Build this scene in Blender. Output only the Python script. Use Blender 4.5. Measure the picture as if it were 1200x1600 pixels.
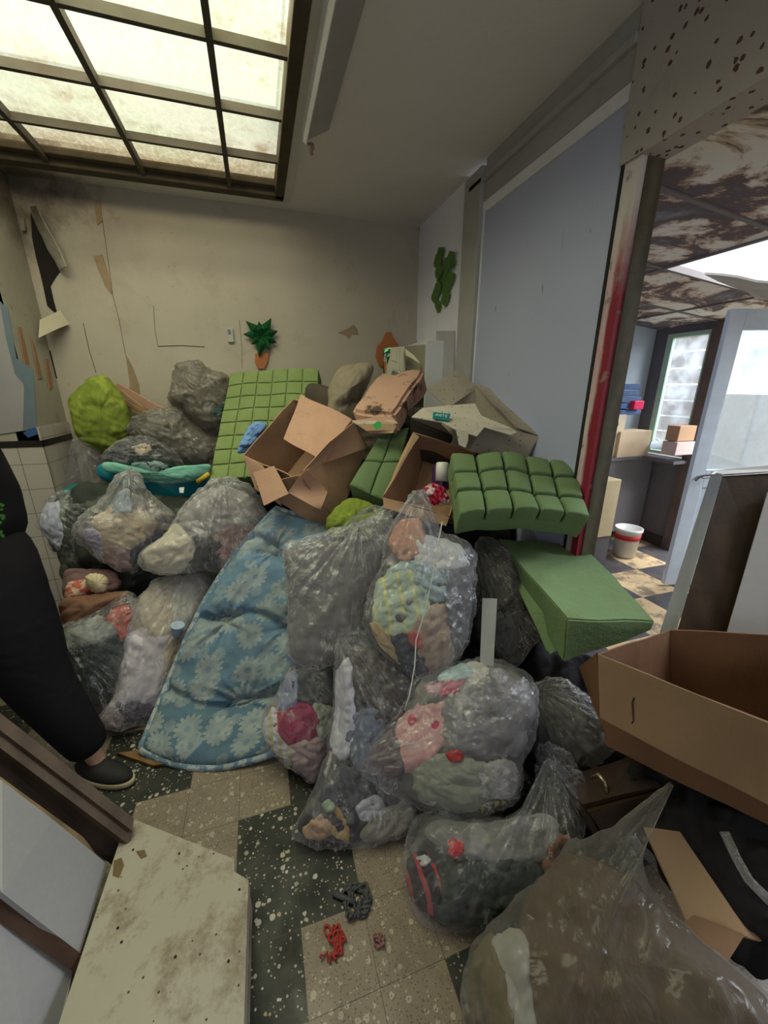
import bpy, bmesh, math, random
from mathutils import Vector, Matrix, noise
from math import sin, cos, pi, sqrt
for o in list(bpy.data.objects): bpy.data.objects.remove(o)
SC = bpy.context.scene
COL = SC.collection
random.seed(7)

# ---------------------------------------------------------------- camera
F = 605.0; TH = math.radians(17.8); YAW = math.radians(17.4)
EYE = Vector((0, 0, 1.6))
FW = Vector((sin(YAW)*cos(TH), cos(YAW)*cos(TH), -sin(TH)))
RT = Vector((cos(YAW), -sin(YAW), 0)); UP = RT.cross(FW)
cam_data = bpy.data.cameras.new('camera'); cam = bpy.data.objects.new('camera', cam_data); COL.objects.link(cam)
cam.matrix_world = Matrix.Translation(EYE) @ Matrix((RT, UP, -FW)).transposed().to_4x4()
cam_data.sensor_fit = 'HORIZONTAL'; cam_data.sensor_width = 36.0; cam_data.lens = 36.0*F/1200.0
cam_data.clip_start = 0.02
SC.camera = cam
# ---------------------------------------------------------------- light and exposure
SC.view_settings.view_transform = 'Standard'; SC.view_settings.look = 'None'
SC.view_settings.gamma = 1; SC.view_settings.use_curve_mapping = False
SC.view_settings.exposure = 0.55
SC.cycles.transparent_max_bounces = 32
SC.cycles.max_bounces = 10
world = bpy.data.worlds.new('overcast_sky'); SC.world = world; world.use_nodes = True
wb = world.node_tree.nodes['Background']; wb.inputs[0].default_value = (0.86, 0.93, 1.0, 1); wb.inputs[1].default_value = 1.25

def area_light(name, loc, rot, sx, sy, power, color):
    l = bpy.data.lights.new(name, 'AREA'); l.shape = 'RECTANGLE'; l.size = sx; l.size_y = sy
    l.energy = power; l.color = color
    o = bpy.data.objects.new(name, l); COL.objects.link(o); o.location = loc; o.rotation_euler = rot
    return o
# daylight and an added fill above the glazed skylight (shines through its panes)
area_light('skylight_daylight_back', (-0.64, 2.85, 3.32), (0, 0, 0), 1.74, 1.0, 3.6, (1.0, 0.99, 0.93))
area_light('skylight_fill_front', (-0.64, 1.72, 3.32), (0, 0, 0), 1.74, 1.1, 58, (0.99, 0.98, 1.0))  # stronger fill lamp, added out of view to brighten the room
# daylight entering the glazed lean-to from outside
area_light('garden_daylight', (5.0, 1.2, 3.4), (0, math.radians(52), 0), 2.4, 3.4, 420, (0.86, 0.93, 1.0))

# ---------------------------------------------------------------- helpers
def ray(px, py): return FW + RT*((px-600)/F) - UP*((py-800)/F)
def P(px, py, d): return EYE + ray(px, py)*d
def on_axis(px, py, ax, v):
    r = ray(px, py); return EYE + r*((v-EYE[ax])/r[ax])
def fl(px, py, z=0.0): return on_axis(px, py, 2, z)
def bw(px, py, off=0.0): return on_axis(px, py, 1, 3.52-off)
def rw(px, py, off=0.0): return on_axis(px, py, 0, 1.41-off)

def tag(o, label=None, cat=None, group=None, kind=None):
    if label: o['label'] = label
    if cat: o['category'] = cat
    if group: o['group'] = group
    if kind: o['kind'] = kind
    return o
def struct(o): o['kind'] = 'structure'; return o
def empty(name, loc, label=None, cat=None, group=None):
    o = bpy.data.objects.new(name, None); COL.objects.link(o); o.location = loc; o.empty_display_size = 0.05
    return tag(o, label, cat, group)
def mk(name, verts, faces, mat, parent=None, smooth=False, uvs=None, org=None):
    """mesh object from world-space verts; origin at the base centre"""
    vs = [Vector(v) for v in verts]
    if parent is not None: o0 = parent.matrix_world.translation.copy() if False else Vector(PLOC.get(parent.name, (0,0,0)))
    if org is None:
        mn = [min(v[i] for v in vs) for i in range(3)]; mx = [max(v[i] for v in vs) for i in range(3)]
        org = Vector(((mn[0]+mx[0])/2, (mn[1]+mx[1])/2, mn[2]))
    me = bpy.data.meshes.new(name)
    me.from_pydata([tuple(v-org) for v in vs], [], faces)
    if uvs:
        ul = me.uv_layers.new(name='uv')
        for l in me.loops: ul.data[l.index].uv = uvs[l.vertex_index]
    if smooth:
        me.polygons.foreach_set('use_smooth', [True]*len(me.polygons))
    me.update()
    o = bpy.data.objects.new(name, me); COL.objects.link(o)
    if mat: me.materials.append(mat)
    if parent is not None:
        o.parent = parent; o.location = org - o0
    else: o.location = org
    PLOC[o.name] = tuple(org)
    return o
PLOC = {}
def node_empty(name, loc, *a, **k):
    o = empty(name, loc, *a, **k); PLOC[o.name] = tuple(loc); return o
def fixn(o):
    bm = bmesh.new(); bm.from_mesh(o.data); bmesh.ops.recalc_face_normals(bm, faces=bm.faces); bm.to_mesh(o.data); bm.free(); return o
def bevel(o, w=0.004, seg=2):
    m = o.modifiers.new('bevel', 'BEVEL'); m.width = w; m.segments = seg; m.limit_method = 'ANGLE'; m.angle_limit = 0.6; return o
CUBE = [(0,3,2,1),(4,5,6,7),(0,1,5,4),(1,2,6,5),(2,3,7,6),(3,0,4,7)]
def box(name, lo, hi, mat, parent=None, bev=0.0):
    (a,b,c),(d,e,f) = lo, hi
    o = mk(name, [(a,b,c),(d,b,c),(d,e,c),(a,e,c),(a,b,f),(d,b,f),(d,e,f),(a,e,f)], CUBE, mat, parent)
    fixn(o)
    if bev: bevel(o, bev)
    return o
class MB:
    def __init__(s): s.v = []; s.f = []
    def hexa(s, p8):
        n = len(s.v); s.v += [Vector(p) for p in p8]; s.f += [tuple(n+i for i in q) for q in CUBE]; return s
    def box(s, lo, hi):
        (a,b,c),(d,e,f) = lo, hi
        return s.hexa([(a,b,c),(d,b,c),(d,e,c),(a,e,c),(a,b,f),(d,b,f),(d,e,f),(a,e,f)])
    def sheet(s, pts, t, seg=1, warp=0.0, seed=0, bulge=0.0):
        """thick quad patch (4 corners, bilinear) with subdivisions"""
        p0,p1,p2,p3 = [Vector(p) for p in pts]
        nrm = (p2-p0).cross(p3-p1).normalized()
        n = len(s.v); m = seg+1
        for side in (0, 1):
            for j in range(m):
                for i in range(m):
                    u, v = i/seg, j/seg
                    q = p0*(1-u)*(1-v)+p1*u*(1-v)+p2*u*v+p3*(1-u)*v
                    if warp: q = q + nrm*warp*noise.noise(q*6+Vector((seed,0,0)))
                    if bulge: q = q + nrm*bulge*sin(pi*u)*sin(pi*v)
                    s.v.append(q + nrm*(t*(0.5-side)))
        def I(k,i,j): return n+k*m*m+j*m+i
        for j in range(seg):
            for i in range(seg):
                s.f.append((I(0,i,j),I(0,i+1,j),I(0,i+1,j+1),I(0,i,j+1)))
                s.f.append((I(1,i,j),I(1,i,j+1),I(1,i+1,j+1),I(1,i+1,j)))
        for i in range(seg):
            s.f.append((I(0,i,0),I(1,i,0),I(1,i+1,0),I(0,i+1,0))); s.f.append((I(0,i,seg),I(0,i+1,seg),I(1,i+1,seg),I(1,i,seg)))
            s.f.append((I(0,0,i),I(0,0,i+1),I(1,0,i+1),I(1,0,i))); s.f.append((I(0,seg,i),I(1,seg,i),I(1,seg,i+1),I(0,seg,i+1)))
        return s
    def poly(s, pts, t):
        """thick planar polygon"""
        ps = [Vector(p) for p in pts]; nrm = Vector((0,0,0))
        for i in range(len(ps)): nrm += ps[i].cross(ps[(i+1)%len(ps)])
        nrm.normalize(); n = len(s.v); k = len(ps)
        s.v += [p+nrm*t/2 for p in ps]+[p-nrm*t/2 for p in ps]
        s.f.append(tuple(range(n, n+k))); s.f.append(tuple(range(n+2*k-1, n+k-1, -1)))
        for i in range(k): j=(i+1)%k; s.f.append((n+i, n+k+i, n+k+j, n+j))
        return s
    def tube(s, pts, r, seg=8, r2=None):
        ps = [Vector(p) for p in pts]; n = len(s.v); k = len(ps)
        for i,p in enumerate(ps):
            d = (ps[min(i+1,k-1)]-ps[max(i-1,0)]).normalized()
            a = d.orthogonal().normalized() if i == 0 else (a - d*a.dot(d)).normalized()
            b = d.cross(a); rr = r if r2 is None else r+(r2-r)*i/(k-1)
            for q in range(seg):
                t = 2*pi*q/seg; s.v.append(p+(a*cos(t)+b*sin(t))*rr)
        for i in range(k-1):
            for q in range(seg):
                q2=(q+1)%seg; s.f.append((n+i*seg+q, n+i*seg+q2, n+(i+1)*seg+q2, n+(i+1)*seg+q))
        s.f.append(tuple(n+q for q in range(seg-1,-1,-1))); s.f.append(tuple(n+(k-1)*seg+q for q in range(seg)))
        return s
    def lathe(s, base, axis, prof, seg=32):
        base = Vector(base); ax = Vector(axis).normalized(); a = ax.orthogonal().normalized(); b = ax.cross(a)
        n = len(s.v)
        for (r,h) in prof:
            for q in range(seg):
                t=2*pi*q/seg; s.v.append(base+ax*h+(a*cos(t)+b*sin(t))*max(r,1e-4))
        for i in range(len(prof)-1):
            for q in range(seg):
                q2=(q+1)%seg; s.f.append((n+i*seg+q, n+i*seg+q2, n+(i+1)*seg+q2, n+(i+1)*seg+q))
        return s
    def build(s, name, mat, parent=None, smooth=False, bev=0, org=None):
        o = mk(name, s.v, s.f, mat, parent, smooth, org=org); fixn(o)
        if bev: bevel(o, bev)
        return o

# ---------------------------------------------------------------- materials
MATS = {}
class NT:
    def __init__(s, name):
        s.m = bpy.data.materials.new(name); s.m.use_nodes = True; s.t = s.m.node_tree; s.n = s.t.nodes; s.l = s.t.links
        s.p = s.n['Principled BSDF']; s.out = s.n['Material Output']
        MATS[name] = s.m
    def node(s, ty, **k):
        n = s.n.new(ty)
        for a,b in k.items(): setattr(n, a, b)
        return n
    def link(s, a, b): s.l.new(a, b)
    def co(s, scale=(1,1,1), kind='Object', rot=(0,0,0)):
        if kind == 'World':
            g = s.node('ShaderNodeNewGeometry').outputs['Position']
        else: g = s.node('ShaderNodeTexCoord').outputs[kind]
        m = s.node('ShaderNodeMapping'); m.inputs['Scale'].default_value = scale; m.inputs['Rotation'].default_value = rot
        s.link(g, m.inputs[0]); return m.outputs[0]
    def noise(s, co, scale, detail=4, rough=0.55, ty='FBM', dist=0.0):
        n = s.node('ShaderNodeTexNoise'); n.noise_type = ty
        n.inputs['Scale'].default_value = scale; n.inputs['Detail'].default_value = detail; n.inputs['Roughness'].default_value = rough
        n.inputs['Distortion'].default_value = dist
        s.link(co, n.inputs['Vector']); return n.outputs['Fac']
    def vor(s, co, scale, feat='F1', out='Distance', rand=1.0):
        n = s.node('ShaderNodeTexVoronoi'); n.feature = feat; n.inputs['Scale'].default_value = scale
        n.inputs['Randomness'].default_value = rand
        s.link(co, n.inputs['Vector']); return n.outputs[out]
    def ramp(s, f, stops, interp='LINEAR'):
        n = s.node('ShaderNodeValToRGB'); r = n.color_ramp; r.interpolation = interp
        while len(r.elements) < len(stops): r.elements.new(0.5)
        for e,(p,c) in zip(r.elements, stops):
            e.position = p; e.color = (c,c,c,1) if isinstance(c,(int,float)) else (*c,1)
        s.link(f, n.inputs[0]); return n.outputs[0]
    def mix(s, f, a, b, mode='MIX'):
        n = s.node('ShaderNodeMix', data_type='RGBA', blend_type=mode)
        for i,x in ((0,f),(6,a),(7,b)):
            if isinstance(x,(int,float)): n.inputs[i].default_value = x
            elif isinstance(x,tuple): n.inputs[i].default_value = (*x,1)
            else: s.link(x, n.inputs[i])
        return n.outputs[2]
    def math(s, op, a, b=None, c=None):
        n = s.node('ShaderNodeMath', operation=op)
        for i,x in enumerate((a,b,c)):
            if x is None: continue
            if isinstance(x,(int,float)): n.inputs[i].default_value = x
            else: s.link(x, n.inputs[i])
        return n.outputs[0]
    def sep(s, v):
        n = s.node('ShaderNodeSeparateXYZ'); s.link(v, n.inputs[0]); return n.outputs
    def base(s, c, rough=0.7, spec=0.3, metal=0.0):
        if isinstance(c, tuple): s.p.inputs['Base Color'].default_value = (*c,1)
        else: s.link(c, s.p.inputs['Base Color'])
        if isinstance(rough,(int,float)): s.p.inputs['Roughness'].default_value = rough
        else: s.link(rough, s.p.inputs['Roughness'])
        s.p.inputs['Specular IOR Level'].default_value = spec; s.p.inputs['Metallic'].default_value = metal
        return s
    def bump(s, h, st=0.3, dist=0.01, tgt=None):
        n = s.node('ShaderNodeBump'); n.inputs['Strength'].default_value = st; n.inputs['Distance'].default_value = dist
        s.link(h, n.inputs['Height'])
        if tgt is None: s.link(n.outputs[0], s.p.inputs['Normal'])
        return n.outputs[0]
def sc(c, k): return tuple(min(1, x*k) for x in c)
def plain(name, c, rough=0.6, spec=0.3, var=0.15, nscale=12, bump=0.0, metal=0.0):
    if name in MATS: return MATS[name]
    t = NT(name); n = t.noise(t.co(), nscale, 5)
    t.base(t.mix(n, sc(c,1-var), sc(c,1+var)), rough, spec, metal)
    if bump: t.bump(t.noise(t.co(), nscale*6, 4), bump, 0.004)
    return t.m

def m_plaster(name, c, dirt, amt=0.5, k=1.5):
    t = NT(name); co = t.co(kind='World')
    big = t.noise(co, k, 6, 0.6); fine = t.noise(co, 14, 5, 0.6)
    col = t.mix(t.ramp(big, [(0.3,0.0),(0.75,1.0)]), c, sc(c,0.86))
    col = t.mix(t.math('MULTIPLY', t.ramp(t.noise(co, 3.3, 8, 0.7), [(0.56,0.0),(0.7,1.0)]), amt), col, dirt)
    col = t.mix(t.math('MULTIPLY', t.ramp(t.noise(co, 38, 4, 0.6), [(0.66,0.0),(0.72,1.0)]), amt*0.8), col, sc(dirt,0.5))
    # black mould growing out of the leaking corner under the skylight
    vd = t.node('ShaderNodeVectorMath', operation='DISTANCE'); t.link(co, vd.inputs[0]); vd.inputs[1].default_value = (-1.30, 3.5, 2.86)
    dd = t.math('ADD', vd.outputs['Value'], t.math('MULTIPLY', t.math('SUBTRACT', t.noise(co, 4, 7, 0.7), 0.5), 1.1))
    col = t.mix(t.ramp(dd, [(0.05,0.9),(0.42,0.0)]), col, (0.045,0.032,0.026))
    col = t.mix(t.ramp(dd, [(0.3,0.4),(0.85,0.0)]), col, (0.20,0.165,0.12))
    t.base(col, 0.85, 0.15); t.bump(t.math('ADD', fine, t.math('MULTIPLY', big, 2)), 0.25, 0.01); return t.m
def m_terrazzo():
    t = NT('terrazzo_tiles'); co = t.co(kind='World'); x,y,z = t.sep(co)
    S = 0.1985
    fi = t.math('DIVIDE', t.math('ADD', x, 0.022), S); fj = t.math('DIVIDE', t.math('SUBTRACT', y, 1.185), S*0.985)
    i = t.math('FLOOR', fi); j = t.math('FLOOR', fj)
    s = t.math('MODULO', t.math('ADD', t.math('SUBTRACT', i, j), 600), 6.0)
    light = t.math('GREATER_THAN', s, 2.5)
    # chips
    def chips(scale, thr, seed):
        m = t.node('ShaderNodeMapping'); m.inputs['Location'].default_value = (seed, seed, 0); t.link(co, m.inputs[0])
        n = t.node('ShaderNodeTexVoronoi'); n.inputs['Scale'].default_value = scale; t.link(m.outputs[0], n.inputs['Vector'])
        r = t.sep(n.outputs['Color'])
        sz = t.math('MULTIPLY_ADD', r[0], thr, thr*0.15)
        d = t.math('ADD', n.outputs['Distance'], t.math('MULTIPLY', t.math('SUBTRACT', t.noise(co, scale*2.2, 2), 0.5), 0.25))
        return t.math('MULTIPLY', t.math('LESS_THAN', d, sz), t.math('GREATER_THAN', r[1], 0.62)), r[2]
    c1, r1 = chips(48, 0.42, 0.0); c2, r2 = chips(110, 0.36, 3.1)
    ch = t.math('MAXIMUM', c1, c2)
    chipcol = t.ramp(r1, [(0.0,(0.40,0.38,0.31)),(0.35,(0.24,0.23,0.17)),(0.7,(0.36,0.26,0.18)),(1.0,(0.46,0.45,0.41))])
    dark = t.mix(ch, (0.014,0.016,0.013), chipcol)
    lightc = t.mix(ch, (0.21,0.165,0.125), (0.36,0.31,0.25))
    lightc = t.mix(t.math('LESS_THAN', t.vor(co, 130), 0.27), lightc, (0.11,0.085,0.065))
    col = t.mix(light, dark, lightc)
    # grout
    ff = t.math('ABSOLUTE', t.math('SUBTRACT', t.math('FRACT', fi), 0.5)); gg = t.math('ABSOLUTE', t.math('SUBTRACT', t.math('FRACT', fj), 0.5))
    g = t.math('GREATER_THAN', t.math('MAXIMUM', ff, gg), 0.494)
    col = t.mix(t.math('MULTIPLY', g, 0.75), col, (0.05,0.04,0.03))
    dirt = t.ramp(t.noise(co, 5, 7, 0.65), [(0.5,0.0),(0.75,1.0)])
    col = t.mix(t.math('MULTIPLY', dirt, 0.55), col, (0.07,0.055,0.04))
    t.base(col, t.ramp(t.noise(co, 9, 4), [(0.3,0.35),(0.7,0.7)]), 0.35)
    return t.m
def m_card(name, c, stain=0.35, dots=False):
    t = NT(name); co = t.co()
    n = t.noise(co, 5, 6, 0.6)
    col = t.mix(n, sc(c,0.82), sc(c,1.15))
    if dots:
        v = t.vor(co, 36, rand=0.25); col = t.mix(t.math('LESS_THAN', v, 0.13), col, (0.05,0.045,0.04))
    col = t.mix(t.math('MULTIPLY', t.ramp(t.noise(co, 9, 7, 0.7), [(0.55,0.0),(0.68,1.0)]), stain), col, sc(c,0.3))
    t.base(col, 0.85, 0.15)
    w = t.node('ShaderNodeTexWave'); w.inputs['Scale'].default_value = 45; t.link(t.co(), w.inputs['Vector'])
    t.bump(t.math('ADD', t.math('MULTIPLY', w.outputs[1], 0.15), t.noise(co, 25, 5)), 0.3, 0.006); return t.m
def m_foam(name, c, burn):
    t = NT(name); co = t.co()
    n = t.noise(co, 4, 5, 0.6)
    col = t.mix(n, sc(c,0.85), sc(c,1.12))
    col = t.mix(t.math('MULTIPLY', t.ramp(t.noise(co, 6, 7, 0.7), [(0.52,0.0),(0.72,1.0)]), 0.55), col, burn)
    t.base(col, 0.95, 0.05)
    t.bump(t.math('ADD', t.noise(co, 160, 3), t.math('MULTIPLY', t.noise(co, 30, 4), 1.5)), 0.55, 0.006); return t.m
def m_wood(name, c, rough=0.6, scale=3, dark=0.45):
    t = NT(name); co = t.co((1,1,1))
    w = t.node('ShaderNodeTexWave'); w.inputs['Scale'].default_value = scale; w.inputs['Distortion'].default_value = 6; w.inputs['Detail'].default_value = 3
    t.link(co, w.inputs['Vector'])
    col = t.mix(t.math('MULTIPLY', w.outputs[1], 0.6), c, sc(c,dark)); col = t.mix(t.ramp(t.noise(co, 12, 6, 0.7), [(0.45,0.0),(0.8,0.7)]), col, sc(c,dark*0.8))
    t.base(col, rough, 0.3); t.bump(t.noise(co, 40, 5), 0.25, 0.004); return t.m
def m_film(name, tint=(0.84,0.84,0.88), op=0.05, crease=0.45, edge=0.20, scale=9.0, fr=1.0, gls=1.0, tr_col=None):
    """thin crinkled plastic film: mostly see-through, milky where it is creased or gathered towards its knot"""
    t = NT(name); co = t.co(); uv = t.node('ShaderNodeTexCoord').outputs['UV']
    mp = t.node('ShaderNodeMapping'); mp.inputs['Scale'].default_value = (1.0,0.16,1); t.link(uv, mp.inputs[0])
    n0 = t.noise(co, scale*0.45, 3, 0.5, 'FBM', 0.8)
    r1 = t.noise(mp.outputs[0], 11*fr, 4, 0.55, 'FBM', 0.5)
    r2 = t.noise(co, scale*1.5, 4, 0.55, 'FBM', 1.6)
    r3 = t.noise(mp.outputs[0], 30*fr, 2, 0.5, 'FBM', 0.3)
    def line(f, w): # thin bright line where the noise crosses its middle
        return t.ramp(t.math('ABSOLUTE', t.math('SUBTRACT', f, 0.5)), [(0.0,1.0),(w,0.0)])
    l1 = line(r1, 0.022); l2 = line(r2, 0.014); l3 = line(r3, 0.03)
    cr = t.math('ADD', t.math('ADD', t.math('MULTIPLY', l1, 0.8), t.math('MULTIPLY', l2, 0.6)), t.math('MULTIPLY', l3, 0.35))
    cr = t.math('MULTIPLY', cr, t.ramp(n0, [(0.38,0.12),(0.62,1.0)]))
    haze = t.ramp(t.noise(mp.outputs[0], 6, 4, 0.6), [(0.5,0.0),(0.8,0.16)])
    lw = t.node('ShaderNodeLayerWeight'); lw.inputs['Blend'].default_value = 0.35
    fac = t.math('ADD', op, t.math('ADD', t.math('MULTIPLY', t.math('ADD', cr, haze), crease), t.math('MULTIPLY', lw.outputs['Facing'], edge)))
    fac = t.math('MINIMUM', fac, 0.9)
    b = t.bump(t.math('ADD', t.math('MULTIPLY', r1, 1.2), t.math('MULTIPLY', r2, 0.8)), 0.9, 0.02, tgt=1)
    tr = t.node('ShaderNodeBsdfTransparent'); tr.inputs[0].default_value = (*sc(tint,1.15),1) if tr_col is None else (*tr_col,1)
    df = t.node('ShaderNodeBsdfDiffuse'); tl = t.node('ShaderNodeBsdfTranslucent'); gl = t.node('ShaderNodeBsdfGlossy')
    df.inputs[0].default_value = (*tint,1); tl.inputs[0].default_value = (*tint,1)
    gl.inputs['Color'].default_value = (0.9,0.92,0.96,1); gl.inputs['Roughness'].default_value = 0.18
    for q in (df,gl): t.link(b, q.inputs['Normal'])
    a = t.node('ShaderNodeMixShader'); a.inputs[0].default_value = 0.4; t.link(df.outputs[0], a.inputs[1]); t.link(tl.outputs[0], a.inputs[2])
    m = t.node('ShaderNodeMixShader'); t.link(fac, m.inputs[0]); t.link(tr.outputs[0], m.inputs[1]); t.link(a.outputs[0], m.inputs[2])
    g = t.node('ShaderNodeMixShader'); t.link(t.math('MULTIPLY_ADD', lw.outputs['Facing'], 0.20*gls, 0.03*gls), g.inputs[0]); t.link(m.outputs[0], g.inputs[1]); t.link(gl.outputs[0], g.inputs[2])
    t.link(g.outputs[0], t.out.inputs[0]); t.n.remove(t.p); return t.m
def m_cloth(name, c, c2=None, pat='blotch', scale=10, thr=0.55, bump=0.5):
    if name in MATS: return MATS[name]
    t = NT(name); co = t.co()
    col = t.mix(t.noise(co, 6, 5), sc(c,0.8), sc(c,1.15))
    if c2:
        if pat == 'stripe':
            w = t.node('ShaderNodeTexWave'); w.inputs['Scale'].default_value = scale; w.inputs['Distortion'].default_value = 1.5; t.link(co, w.inputs['Vector'])
            f = t.math('GREATER_THAN', w.outputs[1], thr)
        elif pat == 'dots': f = t.math('LESS_THAN', t.vor(co, scale), thr)
        else: f = t.ramp(t.noise(co, scale, 3), [(thr,0.0),(thr+0.04,1.0)])
        col = t.mix(f, col, c2)
    t.base(col, 0.9, 0.1)
    t.bump(t.math('ADD', t.noise(co, 22, 4, 0.6, 'RIDGED_MULTIFRACTAL'), t.math('MULTIPLY', t.noise(co, 300, 2), 0.1)), bump, 0.008); return t.m

WALL = m_plaster('old_cream_plaster', (0.47,0.42,0.35), (0.28,0.22,0.155), 0.35, 1.1)
CEIL = m_plaster('grey_ceiling_paint', (0.74,0.71,0.70), (0.54,0.51,0.47), 0.2, 0.8)
LEFTW = m_plaster('peeling_left_plaster', (0.40,0.37,0.31), (0.15,0.115,0.08), 0.85, 2.5)
WHITEW = m_plaster('white_wall_paint', (0.84,0.83,0.95), (0.55,0.52,0.5), 0.12, 1.5)
GREYP = m_plaster('worn_grey_post_paint', (0.40,0.39,0.385), (0.25,0.23,0.20), 0.35, 4)
DARKST = plain('dark_stain', (0.055,0.045,0.033), 0.9, 0.1)
def m_speckle():
    t = NT('speckled_beam_plaster'); co = t.co(kind='World')
    col = t.mix(t.noise(co, 2, 5), (0.46,0.42,0.39), (0.36,0.33,0.31))
    d = t.math('ADD', t.vor(co, 27), t.math('MULTIPLY', t.math('SUBTRACT', t.noise(co, 60, 3), 0.5), 0.5))
    col = t.mix(t.math('LESS_THAN', d, 0.215), col, (0.12,0.065,0.05))
    col = t.mix(t.math('MULTIPLY', t.ramp(t.noise(co, 5, 6, .7), [(0.6,0.0),(0.75,1.0)]), 0.35), col, (0.2,0.15,0.12))
    t.base(col, 0.9, 0.1); t.bump(t.noise(co, 60, 4), 0.3, 0.005); return t.m
BEAM = m_speckle()
def m_mould():
    t = NT('mouldy_ceiling_board'); co = t.co(kind='World')
    a = t.noise(co, 2.6, 9, 0.68, 'FBM', 0.6)
    col = t.ramp(a, [(0.44,(0.78,0.74,0.64)),(0.48,(0.55,0.42,0.31)),(0.515,(0.17,0.115,0.10)),(0.57,(0.13,0.115,0.12)),(0.68,(0.27,0.26,0.26))])
    t.base(col, 0.8, 0.2); return t.m
MOULD = m_mould()
def m_bluepanel():
    t = NT('blue_grey_door_paint'); co = t.co(kind='World')
    col = t.mix(t.noise(co, 1.2, 6), (0.38,0.42,0.60), (0.46,0.475,0.64))
    st = t.co((1,9,0.9), 'World')
    col = t.mix(t.ramp(t.noise(st, 2.2, 6, .7), [(0.66,0.0),(0.8,0.65)]), col, (0.14,0.15,0.18))
    col = t.mix(t.math('MULTIPLY', t.ramp(t.noise(t.co((1,2.2,0.6),'World'), 14, 3, .6), [(0.72,0.0),(0.75,1.0)]), 0.6), col, (0.08,0.08,0.1))
    t.base(col, 0.55, 0.3); t.bump(t.noise(co, 30, 5), 0.1, 0.004); return t.m
BLUE = m_bluepanel()
def m_redpost():
    t = NT('pink_white_post_with_red_paint'); co = t.co(kind='World'); x,y,z = t.sep(co)
    n = t.noise(t.co((1,3,0.9),'World'), 5, 5)
    yy = t.math('ADD', y, t.math('MULTIPLY', t.math('SUBTRACT', n, 0.5), 0.05))
    mr = t.node('ShaderNodeMapRange'); t.link(yy, mr.inputs[0]); mr.inputs[1].default_value=1.412; mr.inputs[2].default_value=1.398
    zr = t.node('ShaderNodeMapRange'); t.link(t.math('ADD', z, t.math('MULTIPLY', n, 0.5)), zr.inputs[0]); zr.inputs[1].default_value=2.50; zr.inputs[2].default_value=2.2
    pk = t.node('ShaderNodeMapRange'); t.link(t.math('ADD', z, t.math('MULTIPLY', n, 0.9)), pk.inputs[0]); pk.inputs[1].default_value=2.75; pk.inputs[2].default_value=2.45
    col = t.mix(t.math('MULTIPLY', pk.outputs[0], t.ramp(n,[(0.45,0.15),(0.62,0.75)])), (0.62,0.56,0.55), (0.50,0.22,0.29))
    col = t.mix(t.math('MULTIPLY', mr.outputs[0], zr.outputs[0]), col, (0.24,0.02,0.04))
    col = t.mix(t.ramp(t.noise(co, 14, 5), [(0.6,0.0),(0.66,0.8)]), col, (0.25,0.21,0.18))
    t.base(col, 0.6, 0.3); return t.m
REDPOST = m_redpost()
OLIVE = m_wood('olive_worn_post_wood', (0.12,0.105,0.07), 0.7, 4, 0.4)
def m_walltile():
    t = NT('pinkish_wall_tiles'); co = t.co(kind='World'); x,y,z = t.sep(co)
    a = t.math('FRACT', t.math('DIVIDE', t.math('ADD', t.math('ADD', x, y), 10.04), 0.166)); b = t.math('FRACT', t.math('DIVIDE', t.math('ADD', z, 0.04), 0.166))
    g = t.math('MAXIMUM', t.math('ABSOLUTE', t.math('SUBTRACT', a, 0.5)), t.math('ABSOLUTE', t.math('SUBTRACT', b, 0.5)))
    g = t.math('GREATER_THAN', g, 0.487)
    col = t.mix(t.noise(co, 3, 5), (0.55,0.50,0.475), (0.46,0.42,0.39)); col = t.mix(g, col, (0.20,0.16,0.13))
    t.base(col, 0.3, 0.4); return t.m
TILE = m_walltile()
def m_pane():
    t = NT('stained_skylight_glass'); co = t.co(kind='World')
    n = t.noise(co, 1.6, 6, 0.6); f = t.noise(co, 9, 6, 0.65)
    cr = t.vor(co, 26, 'DISTANCE_TO_EDGE')
    col = t.mix(t.ramp(n, [(0.35,0.0),(0.65,1.0)]), (0.78,0.80,0.62), (0.86,0.83,0.71))
    col = t.mix(t.ramp(t.noise(co, 2.3, 8, 0.72), [(0.58,0.0),(0.74,0.6)]), col, (0.50,0.30,0.13))
    x,y,z = t.sep(co)
    edge = t.ramp(t.math('ADD', y, t.math('MULTIPLY', t.math('SUBTRACT', f, .5), .9)), [(0.0,0.0),(1.0,1.0)])
    e2 = t.node('ShaderNodeMapRange'); t.link(t.math('ADD', y, t.math('MULTIPLY', t.math('SUBTRACT', f, .5), .8)), e2.inputs[0]); e2.inputs[1].default_value=2.75; e2.inputs[2].default_value=3.15
    col = t.mix(t.math('MULTIPLY', e2.outputs[0], 0.55), col, (0.40,0.29,0.16))
    col = t.mix(t.ramp(cr, [(0.0,0.35),(0.12,0.0)]), col, (0.95,0.97,0.85))
    tr = t.node('ShaderNodeBsdfTransparent'); tl = t.node('ShaderNodeBsdfTranslucent'); gl = t.node('ShaderNodeBsdfGlossy'); gl.inputs['Roughness'].default_value = 0.15
    b = t.bump(cr, 0.8, 0.02, tgt=1)
    t.link(b, tl.inputs['Normal']); t.link(b, gl.inputs['Normal'])
    t.link(col, tr.inputs[0]); t.link(col, tl.inputs[0])
    m = t.node('ShaderNodeMixShader'); m.inputs[0].default_value = 0.02; t.link(tr.outputs[0], m.inputs[1]); t.link(tl.outputs[0], m.inputs[2])
    m2 = t.node('ShaderNodeMixShader'); m2.inputs[0].default_value = 0.06; t.link(m.outputs[0], m2.inputs[1]); t.link(gl.outputs[0], m2.inputs[2])
    t.link(m2.outputs[0], t.out.inputs[0]); t.n.remove(t.p); return t.m
PANE = m_pane()
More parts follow.
